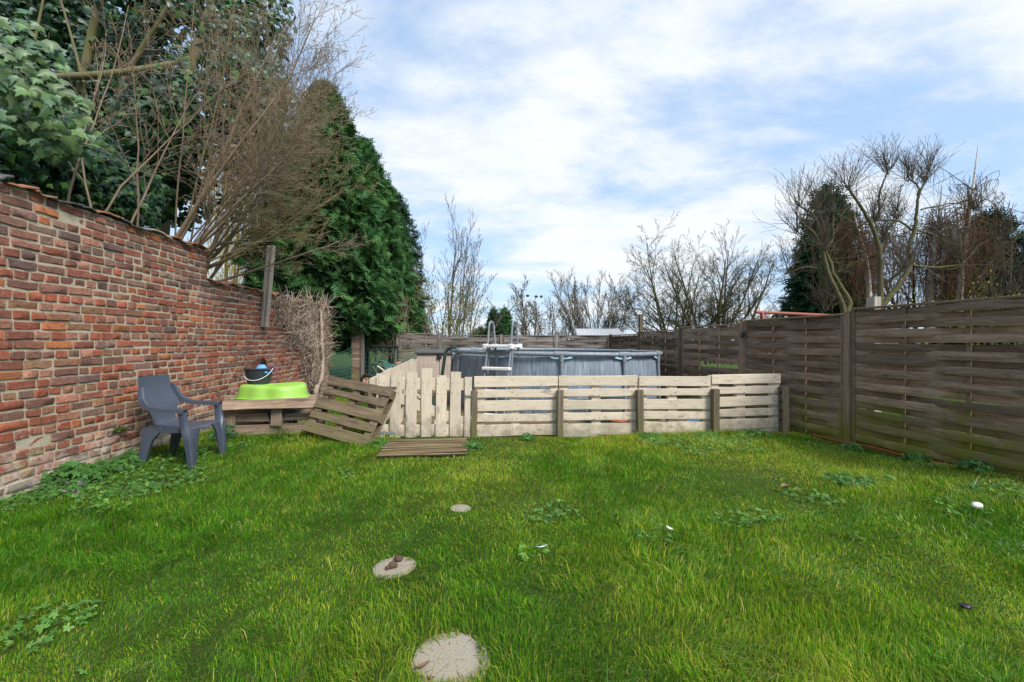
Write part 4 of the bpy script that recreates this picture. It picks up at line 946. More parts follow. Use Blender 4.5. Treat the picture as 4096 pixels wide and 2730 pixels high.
leafy('dry_leaf', M_leafdry, gpx(1722, 2712, .014), .036, .008, R(-15), 'thin pale dry leaf on the nearest log slice by the bottom edge', 'leaf', .8)
leafy('dry_leaf', M_leafdry, gpx(3142, 1950, .05), .08, .03, R(80), 'dark brown dry leaf in the weeds towards the right fence', 'leaf', 1.2)
leafy('feather', M_white, gpx(2167, 2190, .06), .07, .009, R(25), 'white feather lying on the grass near the middle of the lawn', 'feather', .6)
leafy('feather', M_white, gpx(2680, 2115, .06), .06, .009, R(110), 'white feather standing in the grass right of the middle', 'feather', .4)
# odds and ends seen through the gaps of the pallet fence
m_ = MB(); c = px(2475, 1692, 6.75); c.z = .06; m_.lathe([(.05, -.03), (.12, -.02), (.125, .01), (.10, .04), (.04, .045), (.001, .045)], Matrix.Translation(c), 20); tag(m_.build('float_ring', M_orange, None, 40), 'orange plastic disc on the deck behind the second pallet of the low fence', 'disc')
m_ = MB(); c = px(2780, 1685, 6.8); c.z = .06; m_.lathe([(.001, .035), (.07, .03), (.11, .0), (.11, -.04)], Matrix.Translation(c), 20); tag(m_.build('dish', M_bluecloth, None, 40), 'light blue plastic dish on the deck behind the third pallet of the low fence', 'dish')
m_ = MB(); c = Vector((1.43, 7.02, .0)); m_.box(frame(c + Vector((0, 0, .20)), (1, 0, 0)), .44, .34, .38, .03); m_.box(frame(c + Vector((0, 0, .405)), (1, 0, 0)), .50, .40, .03, .012); tag(m_.build('filter_box', M_lid, None), 'black plastic box with a flat lid beside the pool behind the second pallet', 'box')
m_ = MB(); c = Vector((-.72, 6.75, .05)); m_.tube(catmull([(-1.10, 6.5, .03), (-1.09, 6.52, .10), (-1.04, 6.6, .12), (-.8, 6.7, .115), (-.5, 6.8, .10), (-.42, 6.85, .14), (-.36, 6.85, .09)], 4), .022, 8); tag(m_.build('pipe', M_white, None, 60), 'bent white plastic pipe lying on the deck behind the gate', 'pipe')
for (xa, xb, y, z, lab) in ((2.02, 2.46, 6.62, .055, 'brown board lying on the deck behind the third pallet of the low fence'), (2.75, 3.3, 6.8, .045, 'brown board lying on the deck behind the fourth pallet of the low fence')):
    o = plank(None, (xa, y, z), (xb, y + .04, z + .01), .10, .03, M_pallet, (0, 1, 0), 'loose_board'); tag(o, lab, 'board')
# corrugated roof of a shed beyond the back fence
sh = thing('garden_shed', 'low shed with a pale corrugated metal roof beyond the grey back fence', 'shed', (3.1, 17, 0))
m_ = MB(); nx = 60; x0, x1 = px(2305, 1340, 16).x, px(2500, 1340, 16).x; vs = []
for i in range(nx + 1):
    x = x0 + (x1 - x0) * i / nx; w_ = .018 * (1 if i % 2 else -1)
    vs += [(x, 15.9, 1.44 + w_), (x + .25, 18.0, 1.74 + w_), (x, 15.9, 1.425 + w_), (x + .25, 18.0, 1.725 + w_)]
fs = [(4 * i, 4 * i + 4, 4 * i + 5, 4 * i + 1) for i in range(nx)] + [(4 * i + 2, 4 * i + 3, 4 * i + 7, 4 * i + 6) for i in range(nx)] + [(4 * i, 4 * i + 2, 4 * i + 6, 4 * i + 4) for i in range(nx)]
m_.add(vs, fs); m_.build('roof', M_roof, sh)
m_ = MB(); m_.box(frame(((x0 + x1) / 2 + .1, 16.95, .5), (1, 0, 0)), x1 - x0 - .3, 1.9, 1.75, .02); m_.build('walls', M_greyfence, sh)
# red swing frame behind the right fence
sw = thing('swing_frame', 'red brown tubular swing frame showing above the dark woven fence', 'swing', (5.4, 9.2, 0))
A, B = px(3022, 1249, 9.0), px(3300, 1262, 9.6); d_ = (B - A).normalized(); B = A + d_ * 2.5
m_ = MB(); m_.tube([A, B], .032, 10); m_.build('top_bar', M_redpipe, sw, 60)
for q in (.17, 2.3):
    for s in (-1, 1):
        p = A + d_ * q; m_ = MB(); m_.tube([p + Vector((0, 0, .01)), Vector((p.x + s * .12, p.y + s * .75, -.1))], .03, 8); m_.build('leg', M_redpipe, sw, 60)

# ------------------------------------------------------------------ trees and shrubs
def leaf_template(kind):
    if kind == 'ivy':
        ol = [(0, -.42), (-.52, -.16), (-.25, .12), (0, .58), (.25, .12), (.52, -.16)]
        v = [(0, -.12, .06)] + [(x, y, -.22 * abs(x) - .10 * max(0, y) ** 2) for x, y in ol]; return np.array(v), [(0, i, i % 6 + 1) for i in range(1, 7)]
    if kind == 'ivy5':
        ol = [(0, -.36), (-.24, -.48), (-.52, -.20), (-.27, -.06), (-.30, .14), (-.15, .18), (0, .62), (.15, .18), (.30, .14), (.27, -.06), (.52, -.20), (.24, -.48)]
        v = [(0, -.08, .05)] + [(x, y, -.30 * abs(x) ** 1.3 - .14 * max(0, y) ** 2) for x, y in ol]; return np.array(v), [(0, i, i % 12 + 1) for i in range(1, 13)]
    if kind == 'oval':
        v = [(0, -.5, 0), (-.28, -.1, .06), (0, -.05, 0), (.28, -.1, .06), (-.2, .3, .04), (0, .55, -.1), (.2, .3, .04)]; return np.array(v), [(0, 2, 1), (0, 3, 2), (1, 2, 4), (2, 5, 4), (2, 3, 6), (2, 6, 5)]
    if kind == 'lobed':
        v = [(0, 0, 0)]; f = []
        for k in range(5):
            a = R(-120 + 60 * k); d = np.array([math.sin(a), math.cos(a)]); n_ = np.array([d[1], -d[0]]); b = len(v)
            for r, w in ((.30, .14), (.52, .0), (.30, -.14)): v.append((*(d * r + n_ * w), -.05 * (r > .4) + .03))
            f += [(0, b, b + 1), (0, b + 1, b + 2)]
        return np.array(v), f
def blob_leaves(C, Rr, N, inner=.55):      # points through the outer part of an ellipsoid, with outward normals
    d = unit(rng.normal(size=(N, 3))); r = (inner + (1 - inner) * rng.random(N) ** .5)[:, None]
    return np.array(C) + d * r * np.array(Rr), d
def leafcols(N, cs, w=None, k=.2):
    c = np.array(cs)[rng.choice(len(cs), N, p=w)]; return c * (1 + k * rng.normal(size=(N, 1))).clip(.5, 1.6)
ivv, ivf = leaf_template('ivy')
# -- ivy clad tree behind the wall
ivy = thing('ivy_tree', 'tall tree smothered in dark green ivy behind the high part of the brick wall', 'tree', (-7, 8, 0))
clumps = []
for (u, v, Y, rx, rz, n_) in ((90, 300, 4.6, .0, .0, 0),): pass
rnd = random.Random(5)
for k in range(175):         # deep backdrop of ivy
    u, v = rnd.uniform(-260, 1080), rnd.uniform(-150, 880); 
    if v > 560 + .28 * u + 60: v -= 260
    if u > 780 and (v > 760 or rnd.random() < .25 + .45 * (v > 450)): continue
    Y = rnd.uniform(7.4, 11.5); c = px(u, v, Y); clumps.append((c, (rnd.uniform(.45, .85), rnd.uniform(.4, .7), rnd.uniform(.5, .95)), 235, .125))
for (u, v, Y) in ((90, 640, 5.2), (30, 500, 5.0), (200, 700, 5.6), (330, 720, 6.0), (420, 790, 6.3), (480, 860, 6.8), (-60, 620, 4.8), (280, 600, 6.2), (130, 540, 5.6), (520, 760, 7.2)):
    c = px(u, v, Y); c.x = min(c.x, -3.62 - .08 * Y - .45); clumps.append((c, (.48, .5, .52), 520, .105))
Pn, Nn, Sn = [], [], []
for c, rr_, n_, s_ in clumps:
    p, d = blob_leaves(c, rr_, n_); keep = ~((p[:, 0] > -3.62 - .08 * p[:, 1] - .22) & (p[:, 2] < 2.6)); p, d = p[keep], d[keep]
    Pn.append(p); Nn.append(d); Sn.append(s_ * rng.uniform(.6, 1.35, len(p)))
Pn, Nn, Sn = np.concatenate(Pn), np.concatenate(Nn), np.concatenate(Sn)
nrm = unit(Nn * .6 + np.array([.45, -.55, .35]) + rng.normal(scale=.45, size=Nn.shape))
def ivy_axes(nrm): return frames(nrm, spin=math.pi + rng.normal(scale=.7, size=len(nrm)))
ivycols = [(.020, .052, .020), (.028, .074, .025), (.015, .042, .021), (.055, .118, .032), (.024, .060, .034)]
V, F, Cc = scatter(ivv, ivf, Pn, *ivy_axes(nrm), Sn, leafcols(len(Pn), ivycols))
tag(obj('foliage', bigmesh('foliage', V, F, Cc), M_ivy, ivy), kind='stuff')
# the big near leaves of the overhanging spray, one object each
nl = 300; ell = [(px(60, 330, 4.25), (.42, .40, .55)), (px(190, 470, 4.35), (.42, .36, .36)), (px(20, 160, 4.3), (.30, .35, .40)), (px(240, 560, 4.6), (.25, .3, .25))]
pn = []
for (c, rr_), n_ in zip(ell, (130, 90, 50, 30)): pn.append(blob_leaves(c, rr_, n_, .25))
Pq = np.concatenate([p for p, _ in pn]); Nq = unit(np.concatenate([d for _, d in pn]) * .35 + np.array([.45, -.75, .35]) + rng.normal(scale=.3, size=(len(Pq), 3)))
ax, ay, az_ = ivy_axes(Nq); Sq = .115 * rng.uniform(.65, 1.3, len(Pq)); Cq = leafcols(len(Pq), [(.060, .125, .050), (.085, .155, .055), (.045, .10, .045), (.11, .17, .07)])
variants = []; iv5, if5 = leaf_template('ivy5')
for k in range(8):
    me = bigmesh('leaf', iv5 * np.array([rng.uniform(.85, 1.15), rng.uniform(.9, 1.2), rng.uniform(.6, 1.8)]), np.array(if5), np.repeat(Cq[k:k + 1], len(iv5), 0)); me.materials.append(M_ivy); variants.append(me)
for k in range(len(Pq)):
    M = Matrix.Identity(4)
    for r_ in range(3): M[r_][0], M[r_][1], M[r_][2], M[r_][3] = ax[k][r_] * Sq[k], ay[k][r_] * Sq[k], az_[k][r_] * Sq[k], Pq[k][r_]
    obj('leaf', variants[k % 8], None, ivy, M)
T = Twigs()
for (pts, r0, r1) in (([(300, 1000, 8), (310, 500, 7.6), (345, 250, 7.5), (415, -60, 7.4)], .085, .06), ([(505, 800, 7.6), (478, 420, 7.6), (530, 260, 7.5), (640, 80, 7.4), (720, -60, 7.3)], .055, .03), ([(210, 310, 7.2), (330, 305, 7.2), (480, 290, 7.3), (640, 265, 7.5), (760, 235, 7.7)], .06, .045), ([(-50, 900, 8.5), (60, 400, 8.5), (150, -60, 8.5)], .16, .12), ([(640, 1000, 9.5), (700, 500, 9.5), (820, 100, 9.5), (900, -80, 9.4)], .14, .08), ([(140, 160, 7), (165, 40, 7), (185, -60, 7)], .02, .015), ([(385, 620, 7.3), (355, 430, 7.3), (300, 200, 7.3), (225, -60, 7.2)], .028, .015)):
    P_ = catmull([tuple(px(*p)) for p in pts], 4); T.add([tuple(p) for p in P_], r0, r1, 8)
obj('limbs', T.mesh('limbs'), M_barkgreen, ivy)

# -- bare shrub fanning out over the wall
bush = thing('bare_shrub', 'large bare many stemmed shrub in bud fanning out over the brick wall', 'shrub', (-4.75, 6.6, 0))
T = Twigs(); tips = []
PBL = dict(seg=[10, 6, 4, 3], wob=[.09, .09, .10, .14], up=[.02, .03, .03, .02], nc=[8, 4, 3], f0=[.25, .2, .2], ang=[38, 40, 40], rat=[.42, .45, .42], rr=.42, rmin=.0026, taper=.2)
PB_ = dict(seg=[10, 6, 4, 3], wob=[.045, .07, .10, .14], up=[.035, .03, .03, .02], nc=[14, 6, 5], f0=[.30, .12, .15], ang=[33, 36, 40], rat=[.36, .50, .44], rr=.38, rmin=.0021, taper=.2)
random.seed(21)
for k in range(24):
    q = k / 23; a = R(9 + 68 * q)          # from almost level towards the right to upright and back to the left
    b0 = Vector((-4.95 + .45 * random.random(), 6.45 + random.uniform(-.35, .7), 1.9 + .55 * random.random()))
    d0 = Vector((math.cos(a), random.uniform(-.42, .30), math.sin(a) + .12)).normalized()
    L = random.uniform(.88, 1.12) * (1.6 + 2.6 * math.sin(a)); thick = random.choice((.015, .018, .022, .026)) if k % 4 else .036
    grow(T, b0, d0, L, thick, 0, PB_ if q < .9 else PBL, tips, random.choice(((1, 1, 1), (1.15, 1.1, 1.05), (.85, .9, .8), (1.0, 1.08, .85))))
for k in range(5):     # stems towards the left, in front of the ivy
    b0 = Vector((-4.9, 5.9 - .25 * k, 2.3)); grow(T, b0, Vector((random.uniform(-.5, .9), random.uniform(-.2, .2), 1)).normalized(), 2.8, .018, 0, PBL, tips)
obj('stems', T.mesh('stems'), M_barkbush, bush)
tp = np.array([tuple(p) for p, _ in tips]); td = np.array([tuple(d) for _, d in tips])
bv = np.array([(0, -.35, 0), (-.22, .1, .1), (.22, .1, .1), (0, .1, -.22), (0, .75, 0)]); bfc = [(0, 2, 1), (0, 3, 2), (0, 1, 3), (1, 2, 4), (2, 3, 4), (3, 1, 4)]
sel = rng.random(len(tp)) < .8; tp, td = tp[sel], td[sel]; a1, a2, a3 = frames(td)
V, F, Cc = scatter(bv, bfc, tp, a1, a3, a2, .016 * rng.uniform(.7, 1.4, len(tp)), leafcols(len(tp), [(.30, .27, .08), (.22, .20, .06), (.16, .11, .06)]))
tag(obj('buds', bigmesh('buds', V, F, Cc), M_bud, bush), kind='stuff')

# -- weeping willow far behind, seen through the shrub
wil = thing('weeping_tree', 'pale yellow green weeping tree glimpsed behind the bare shrub', 'tree', px(920, 1365, 17)); T = Twigs(); random.seed(4)
for k in range(7):
    c = px(random.uniform(840, 1060), random.uniform(420, 700), 16 + random.random() * 2); T.add([tuple(p) for p in catmull([tuple(px(900, 1500, 17)), tuple((px(930, 1000, 17) + c) / 2), tuple(c)], 4)], .05, .02, 5)
for k in range(900):
    c = px(random.gauss(935, 80), random.uniform(520, 1120), 16 + random.random() * 2.5); L = random.uniform(.8, 2.0)
    T.add([tuple(c + Vector((random.gauss(0, .05) * q, 0, -L * q / 4))) for q in range(5)], .007, .004, 3, (3.2, 3.0, .9))
obj('branches', T.mesh('branches'), M_barkgrey, wil)
yp = np.array([tuple(px(random.gauss(925, 95), random.uniform(450, 1180), 16 + random.random() * 2.5)) for _ in range(3200)])
ov, of = leaf_template('oval'); a1, a2, a3 = frames(unit(rng.normal(size=yp.shape)))
V, F, Cc = scatter(ov, of, yp, a1, a2, a3, .055 * rng.uniform(.6, 1.3, len(yp)), leafcols(len(yp), [(.33, .32, .06), (.26, .28, .06), (.4, .36, .09)]))
tag(obj('foliage', bigmesh('foliage', V, F, Cc), M_bud, wil), kind='stuff')

# -- conifers
def spray_template():
    v, f = [], []
    def feather(p, d, L, w):
        n_ = np.array([-d[1], d[0], 0]); b = len(v); d3 = np.array([d[0], d[1], 0])
        for q, s in ((0, 0), (.45, 1), (.45, -1), (1, 0)): v.append(tuple(p + d3 * L * q + n_ * w * s + np.array([0, 0, -.30 * (p[1] + L * q * d[1]) ** 2])))
        f.extend([(b, b + 1, b + 2), (b + 2, b + 1, b + 3)])
    feather(np.array([0, 0, 0.]), (0, 1), 1.0, .05)
    for k, y in enumerate((.12, .34, .56, .76)):
        for s in (-1, 1): feather(np.array([0, y + .05 * s, 0.]), (s * math.sin(R(42)), math.cos(R(42))), .50 - .34 * y, .05)
    return np.array(v), f
spv, spf = spray_template()
def conifer(label, X, Y, zb, zt, RR, N, cols, size=.30, group=None, seed=0, prof=None, lean=0):
    o = thing('conifer', label, 'tree', (X, Y, 0), 0, group); r_ = np.random.default_rng(seed)
    t = r_.random(N * 2); prof = prof or (lambda t: np.minimum(1, (t / .10 + .18)) ** .6 * (1 - t ** 2.0) ** .75)
    t = t[r_.random(N * 2) < prof(t) * .9 + .1][:N]; N = len(t)
    a = r_.random(N) * 2 * np.pi; lay = r_.random(N)
    ph = r_.random(8) * 6
    bump = 1 + .13 * np.sin(3 * a + 5 * t + ph[0]) + .08 * np.sin(7 * a - 23 * t + ph[1]) + .07 * np.sin(13 * a + 37 * t + ph[2]) + .05 * np.sin(24 * t * 2 + 5 * a + ph[3])
    rad = RR * prof(t) * bump * (1 - .28 * lay ** 2.2) * np.where(r_.random(N) < .14, r_.uniform(1.0, 1.16, N), 1) + .03
    P = np.stack([X + rad * np.cos(a) + lean * t, Y + rad * np.sin(a), zb + (zt - zb) * t], 1)
    outw = np.stack([np.cos(a), np.sin(a), np.zeros(N)], 1)
    d = unit(outw * r_.uniform(.35, .9, N)[:, None] + np.array([0, 0, 1]) * (r_.uniform(-.35, .55, N) + .5 * (t > .85))[:, None] + r_.normal(scale=.28, size=(N, 3)))
    nn = unit(np.cross(np.cross(d, outw + np.array([0, 0, .9]) + r_.normal(scale=.35, size=(N, 3))), d)); ax = np.cross(d, nn)
    V, F, Cc = scatter(spv, spf, P - d * size * .5, ax, d, nn, size * r_.uniform(.65, 1.3, N), np.array(cols)[r_.integers(0, len(cols), N)] * r_.uniform(.7, 1.3, (N, 1)))
    tag(obj('crown', bigmesh('crown', V, F, Cc), M_conifer, o), kind='stuff')
    # solid lumpy core added to block light, in place of dead inner twigs
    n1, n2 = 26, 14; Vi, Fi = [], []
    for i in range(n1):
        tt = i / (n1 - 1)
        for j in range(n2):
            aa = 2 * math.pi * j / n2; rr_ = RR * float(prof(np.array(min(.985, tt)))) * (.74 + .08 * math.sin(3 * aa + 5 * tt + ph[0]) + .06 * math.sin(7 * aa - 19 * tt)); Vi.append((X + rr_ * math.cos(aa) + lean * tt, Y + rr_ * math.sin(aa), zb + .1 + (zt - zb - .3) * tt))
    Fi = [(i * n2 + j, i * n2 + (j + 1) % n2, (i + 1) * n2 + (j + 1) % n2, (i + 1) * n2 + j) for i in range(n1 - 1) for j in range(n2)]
    m_ = MB(); m_.add(Vi, Fi + [tuple(range(n2))[::-1]]); m_.build('light_block_core', M_barkdark, o)
    m_ = MB(); m_.tube([(X, Y, -.3), (X, Y, zb + 1)], [.16, .12], 8); m_.build('trunk', M_barkdark, o, 60); return o
cg = [(.042, .105, .036), (.056, .135, .042), (.030, .082, .034), (.085, .175, .055), (.050, .118, .052)]
cgd = [(.020, .052, .030), (.025, .062, .034), (.032, .074, .036)]
conifer('tall dense green conifer nearest the end of the brick wall', -5.35, 13.0, 1.0, 8.6, 1.8, 13500, cg, .33, 'row of conifers beyond the brick wall', 1)
conifer('second dense conifer of the row, partly hidden by the nearest one', -5.25, 16.2, .9, 8.4, 1.75, 7000, cg, .36, 'row of conifers beyond the brick wall', 2)
conifer('third and farthest dark conifer of the row beyond the brick wall', -5.3, 20.0, .9, 8.0, 1.5, 4500, cgd, .38, 'row of conifers beyond the brick wall', 3)
conifer('dark conifer in shade behind the bare shrub and the wooden batten', -6.05, 12.5, 1.2, 6.0, .95, 4500, cgd, .34, 'row of conifers beyond the brick wall', 4)
conifer('small pointed dark conifer left of the pool ladder beyond the back fence', px(1975, 1300, 27).x, 27, .3, 3.15, .62, 1400, cgd, .36, 'small conifers beyond the back fence', 5)
conifer('small pointed green conifer right behind the pool ladder', px(2018, 1300, 27.5).x, 27.5, .3, 3.25, .72, 1600, cg, .36, 'small conifers beyond the back fence', 6)
conifer('broad low dark conifer at the left of the two pointed ones', px(1925, 1300, 29).x, 29, .3, 2.1, .9, 1200, cgd, .40, 'small conifers beyond the back fence', 7)
conifer('tall dark blue green conifer behind the pruned tree at the right', px(3310, 1300, 15.5).x, 15.5, .6, 6.5, 1.35, 3000, cgd, .42, 'dark conifers in the right hand garden', 8)
conifer('dark conifer at the far right behind the birches', px(3960, 1300, 16.5).x, 16.5, .6, 6.0, 1.6, 3200, cgd, .42, 'dark conifers in the right hand garden', 9)

# -- climbing bare creeper on the end of the wall
cr = thing('wall_creeper', 'bare dry creeper with a pale trunk trained up the far end of the brick wall', 'climber', wallp(9.3, 0, .1)); T = Twigs(); random.seed(9)
wpt = lambda u, v, o=.06: (lambda Y: wallp(Y, H - (v - 1365) / FPX * Y, o))(3.62 / (-(u - 2048) / FPX - .08))
tr_ = [wpt(1244, 1600, .12), wpt(1238, 1560, .13), wpt(1256, 1520, .15), wpt(1262, 1450, .16), wpt(1258, 1380, .16), wpt(1258, 1300, .15), wpt(1262, 1240, .12)]
T2 = Twigs(); T2.add([tuple(p) for p in catmull([tuple(p) for p in tr_], 4)], .06, .022, 7); obj('trunk', T2.mesh('trunk'), M_barkpale, cr)
outl_ = lambda v: (np.interp(v, [1205, 1250, 1300, 1400, 1500, 1570], [1085, 1072, 1095, 1165, 1215, 1240]), np.interp(v, [1205, 1250, 1400, 1500, 1570], [1303, 1308, 1304, 1290, 1262]))
for k in range(1000):
    v = 1205 + 365 * (random.random() ** 1.15); lo, hi = outl_(v); lo += 12 * math.sin(v * .21) + random.gauss(0, 8); u = random.uniform(lo, hi) if random.random() < .75 else random.triangular(lo, hi, hi)
    p = Vector(wpt(u, v, random.uniform(.02, .14))); ang = random.gauss(R(90) if random.random() < .6 else R(20), .7)
    L = random.uniform(.14, .42); dY = (-1 if u < 1258 else .6) * math.cos(ang); d_ = Vector((.04, dY, math.sin(ang))); d_ = (d_ + rv(.25)).normalized(); pts = [p]; 
    for i in range(3): d_ = (d_ + rv(.32)).normalized(); pts.append(pts[-1] + d_ * L / 3)
    for q_ in pts: q_.x = max(q_.x, -3.62 - .08 * q_.y + .015)
    T.add([tuple(p) for p in pts], random.uniform(.006, .011), .004, 3, tuple([random.uniform(.6, 1.35)] * 3))
for k in range(60):
    u = random.uniform(1110, 1300); T.add([tuple(p) for p in catmull([tuple(wpt(1258 + random.uniform(-10, 10), random.uniform(1350, 1540), .06)), tuple(wpt((u + 1258) / 2 + random.gauss(0, 8), random.uniform(1280, 1400), .08)), tuple(wpt(u, random.uniform(1210, 1330), .06))], 3)], .012, .005, 4)
for k in range(14):
    p = px(1310, random.uniform(1230, 1420), 11.1); d_ = Vector((1, random.gauss(0, .3), random.uniform(-.5, .6))).normalized(); pts = [p]
    for i in range(4): d_ = (d_ + rv(.2)).normalized(); pts.append(pts[-1] + d_ * random.uniform(.04, .12))
    T.add([tuple(p) for p in pts], .005, .002, 3)
tag(obj('twigs', T.mesh('twigs'), M_barkpale, cr), kind='stuff')

# -- bare trees
def bare_tree(name, label, base, stems, P, m, group=None, cat='tree', seed=1, leaves=None, col=(1, 1, 1)):
    random.seed(seed); o = thing(name, label, cat, (base[0], base[1], 0), 0, group); T = Twigs(); Tt = Twigs(); tips = []
    for (p, d, L, r) in stems: grow(T, Vector(p), Vector(d).normalized(), L, r, 0, P, tips, col)
    obj('branches', T.mesh('branches'), m, o)
    if leaves:
        n_, s_, cs = leaves; idx = rng.integers(0, len(tips), n_); p = np.array([tuple(tips[i][0]) for i in idx]) + rng.normal(scale=.10, size=(n_, 3)); a1, a2, a3 = frames(unit(rng.normal(size=p.shape)))
        V, F, Cc = scatter(ov, of, p, a1, a2, a3, s_ * rng.uniform(.6, 1.4, n_), leafcols(n_, cs)); tag(obj('leaves', bigmesh('leaves', V, F, Cc), M_bud, o), kind='stuff')
    return o
def stemset(u0, u1, Y, n_, z, spread, L, r, dy=.25):
    out = []
    for k in range(n_):
        q = (k + .5) / n_; p = px(u0 + (u1 - u0) * q, 1365, Y + random.uniform(-.8, .8)); out.append(((p.x, p.y, z), (spread * (2 * q - 1) + random.gauss(0, .06), random.gauss(0, dy), 1), L * random.uniform(.85, 1.1), r * random.uniform(.7, 1.2)))
    return out
PT = dict(seg=[8, 6, 4, 3], wob=[.035, .06, .09, .11], up=[.012, .03, .04, .04], nc=[15, 8, 5], f0=[.12, .12, .12], ang=[34, 36, 38], rat=[.42, .44, .42], rr=.5, rmin=.0055, taper=.22)
random.seed(3)
# left: upright many stemmed trees behind the conifers
bare_tree('bare_tree', 'slender upright bare trees with fine twigs right of the conifer row', px(1790, 1365, 22), stemset(1640, 1880, 22, 9, .2, .20, 5.9, .055), dict(PT, nc=[10, 5, 3], ang=[20, 24, 30], rmin=.006), M_barkgrey, seed=31, leaves=(1500, .035, [(.10, .075, .05), (.13, .10, .06)]))
bare_tree('bare_tree', 'leaning bare tree with arching branches over the back fence left of the ladder', px(1860, 1365, 19), stemset(1760, 1900, 19, 5, .2, .42, 3.9, .04), dict(PT, nc=[9, 5, 3], rmin=.006), M_barkgrey, seed=33)
bare_tree('budding_shrub', 'tangled shrub with fresh green buds between conifers and bare trees', px(1700, 1365, 16.5), stemset(1590, 1830, 16.5, 9, .1, .38, 3.0, .03), dict(PT, nc=[8, 5, 3], ang=[42, 42, 42], rmin=.005), M_barkbush, cat='shrub', seed=35, leaves=(3800, .055, [(.10, .17, .03), (.14, .20, .04), (.07, .12, .03)]))
bare_tree('undergrowth_shrub', 'thin pale bare stems growing behind the wire gate', px(1530, 1365, 14.2), stemset(1430, 1600, 14.2, 14, -.1, .22, 2.6, .018), dict(PT, seg=[6, 4, 3], wob=[.05, .08, .1], up=[.02, .03, .03], nc=[7, 4], f0=[.15, .2], ang=[30, 36], rat=[.42, .45], rmin=.005), M_barkbush, cat='shrub', seed=36, leaves=(700, .05, [(.09, .14, .03), (.05, .09, .03)]))
# centre, far away
bare_tree('bare_tree', 'far bare tree with dark nests in its crown behind the small conifers', px(2115, 1365, 36), stemset(2095, 2140, 36, 3, .2, .25, 4.8, .11), dict(PT, rmin=.011), M_barkgrey, seed=41)
bare_tree('bare_tree', 'thin twiggy bush beside the nest tree beyond the back fence', px(2230, 1365, 30), stemset(2185, 2275, 30, 7, .2, .30, 3.3, .05), dict(PT, nc=[8, 5, 3], rmin=.009), M_barkgrey, cat='bush', seed=42, leaves=(900, .07, [(.14, .13, .08), (.5, .48, .42)]))
bare_tree('bare_tree', 'rounded bare tree with many upright stems above the shed roof', px(2380, 1365, 29), stemset(2320, 2440, 29, 10, .2, .42, 4.4, .05), dict(PT, ang=[24, 28, 34], rmin=.0065), M_barkgrey, seed=43)
bare_tree('bare_tree', 'large spreading bare tree, left of the pair behind the woven fence', px(2705, 1365, 22), stemset(2640, 2760, 22, 7, .2, .50, 5.4, .075) + [((px(2700, 1365, 22).x + random.uniform(-.3, .3), 22, random.uniform(.4, 1.6)), (sx_ * random.uniform(.7, 1.2), random.gauss(0, .3), random.uniform(.45, .8)), random.uniform(.75, 1) * 3.6, .045) for sx_ in (-1, -1, 1, 1)], dict(PT, ang=[40, 40, 38], nc=[13, 8, 6], rmin=.005), M_barkgreen, seed=44, col=(.6, .6, .62))
bare_tree('bare_tree', 'largest spreading bare tree, right of the pair behind the woven fence', px(2880, 1365, 21), stemset(2820, 2930, 21, 7, .2, .50, 5.7, .08) + [((px(2880, 1365, 21).x + random.uniform(-.3, .3), 21, random.uniform(.4, 1.6)), (sx_ * random.uniform(.7, 1.2), random.gauss(0, .3), random.uniform(.45, .8)), random.uniform(.75, 1) * 4.0, .045) for sx_ in (-1, -1, 1, 1)] + [((px(2890, 1365, 21).x, 21, 1.0), (.75, 0, .8), 4.2, .08), ((px(2880, 1365, 21).x, 21, 1.0), (.55, .1, .9), 4.4, .07)], dict(PT, ang=[38, 38, 38], nc=[13, 8, 6], rmin=.005), M_barkgreen, seed=46, col=(.6, .6, .62))
bare_tree('bare_tree', 'low twiggy bush behind the red swing frame', px(3060, 1365, 18), stemset(2960, 3180, 18, 7, .1, .35, 2.1, .025), dict(PT, nc=[8, 5, 3], rmin=.006), M_barkbush, cat='bush', seed=47)
# nests
for (u, v, lab) in ((2083, 1187, 'leftmost of the four dark nests in the far bare tree'), (2111, 1184, 'second from left of the four dark nests in the far bare tree'), (2145, 1187, 'third from left of the four dark nests in the far bare tree'), (2165, 1187, 'rightmost of the four dark nests in the far bare tree')):
    lump('nest', M_dung, px(u, v, 36), .12, lab, 'nest', (1, 1, .9), .3)['group'] = 'nests in the far bare tree'

# -- right: two pruned orchard trees, limbs following the photograph at their real distance
def limb_tree(name, label, limbs, Y, m, knob, seed, shoots=26, P=None, base=None):
    random.seed(seed); o = thing(name, label, 'tree', px(*base, Y)); T = Twigs(); Ts = Twigs()
    c4_ = lambda cx, cy, dY=0: px(3000 + cx / 2.147, 550 + cy / 2.147, Y + dY)
    for pts, r0, r1 in limbs:
        dy = random.uniform(-.5, .5); cp = catmull([tuple(c4_(x, y, dy * i / len(pts))) for i, (x, y) in enumerate(pts)], 4); cp = [p + np.array([random.gauss(0, .006), random.gauss(0, .006), random.gauss(0, .006)]) * (0 < i < len(cp) - 1) for i, p in enumerate(cp)]; T.add([tuple(p) for p in cp], r0 * .62, r1 * .66, 8, (.72, .72, .72))
        for k in range(knob):          # twigs along the limb
            i = random.randrange(2, len(cp)); d_ = (rv(.6) + Vector((0, 0, .5))).normalized(); grow(Ts, Vector(cp[i]), d_, random.uniform(.35, 1.0), .006, 0, P_sh)
        if r1 < .06:
            e = Vector(cp[-1])
            for k in range(shoots): d_ = (rv(.42) + Vector((0, 0, 1))).normalized(); grow(Ts, e + rv(.04), d_, random.uniform(.35, .85), .006, 0, P_sh)
    obj('limbs', T.mesh('limbs'), m, o); tag(obj('shoots', Ts.mesh('shoots'), M_barkgrey, o), kind='stuff'); return o
P_sh = dict(seg=[5, 3], wob=[.07, .12], up=[.05, .05], nc=[4], f0=[.25], ang=[34], rat=[.45], rr=.6, rmin=.0028, taper=.3)
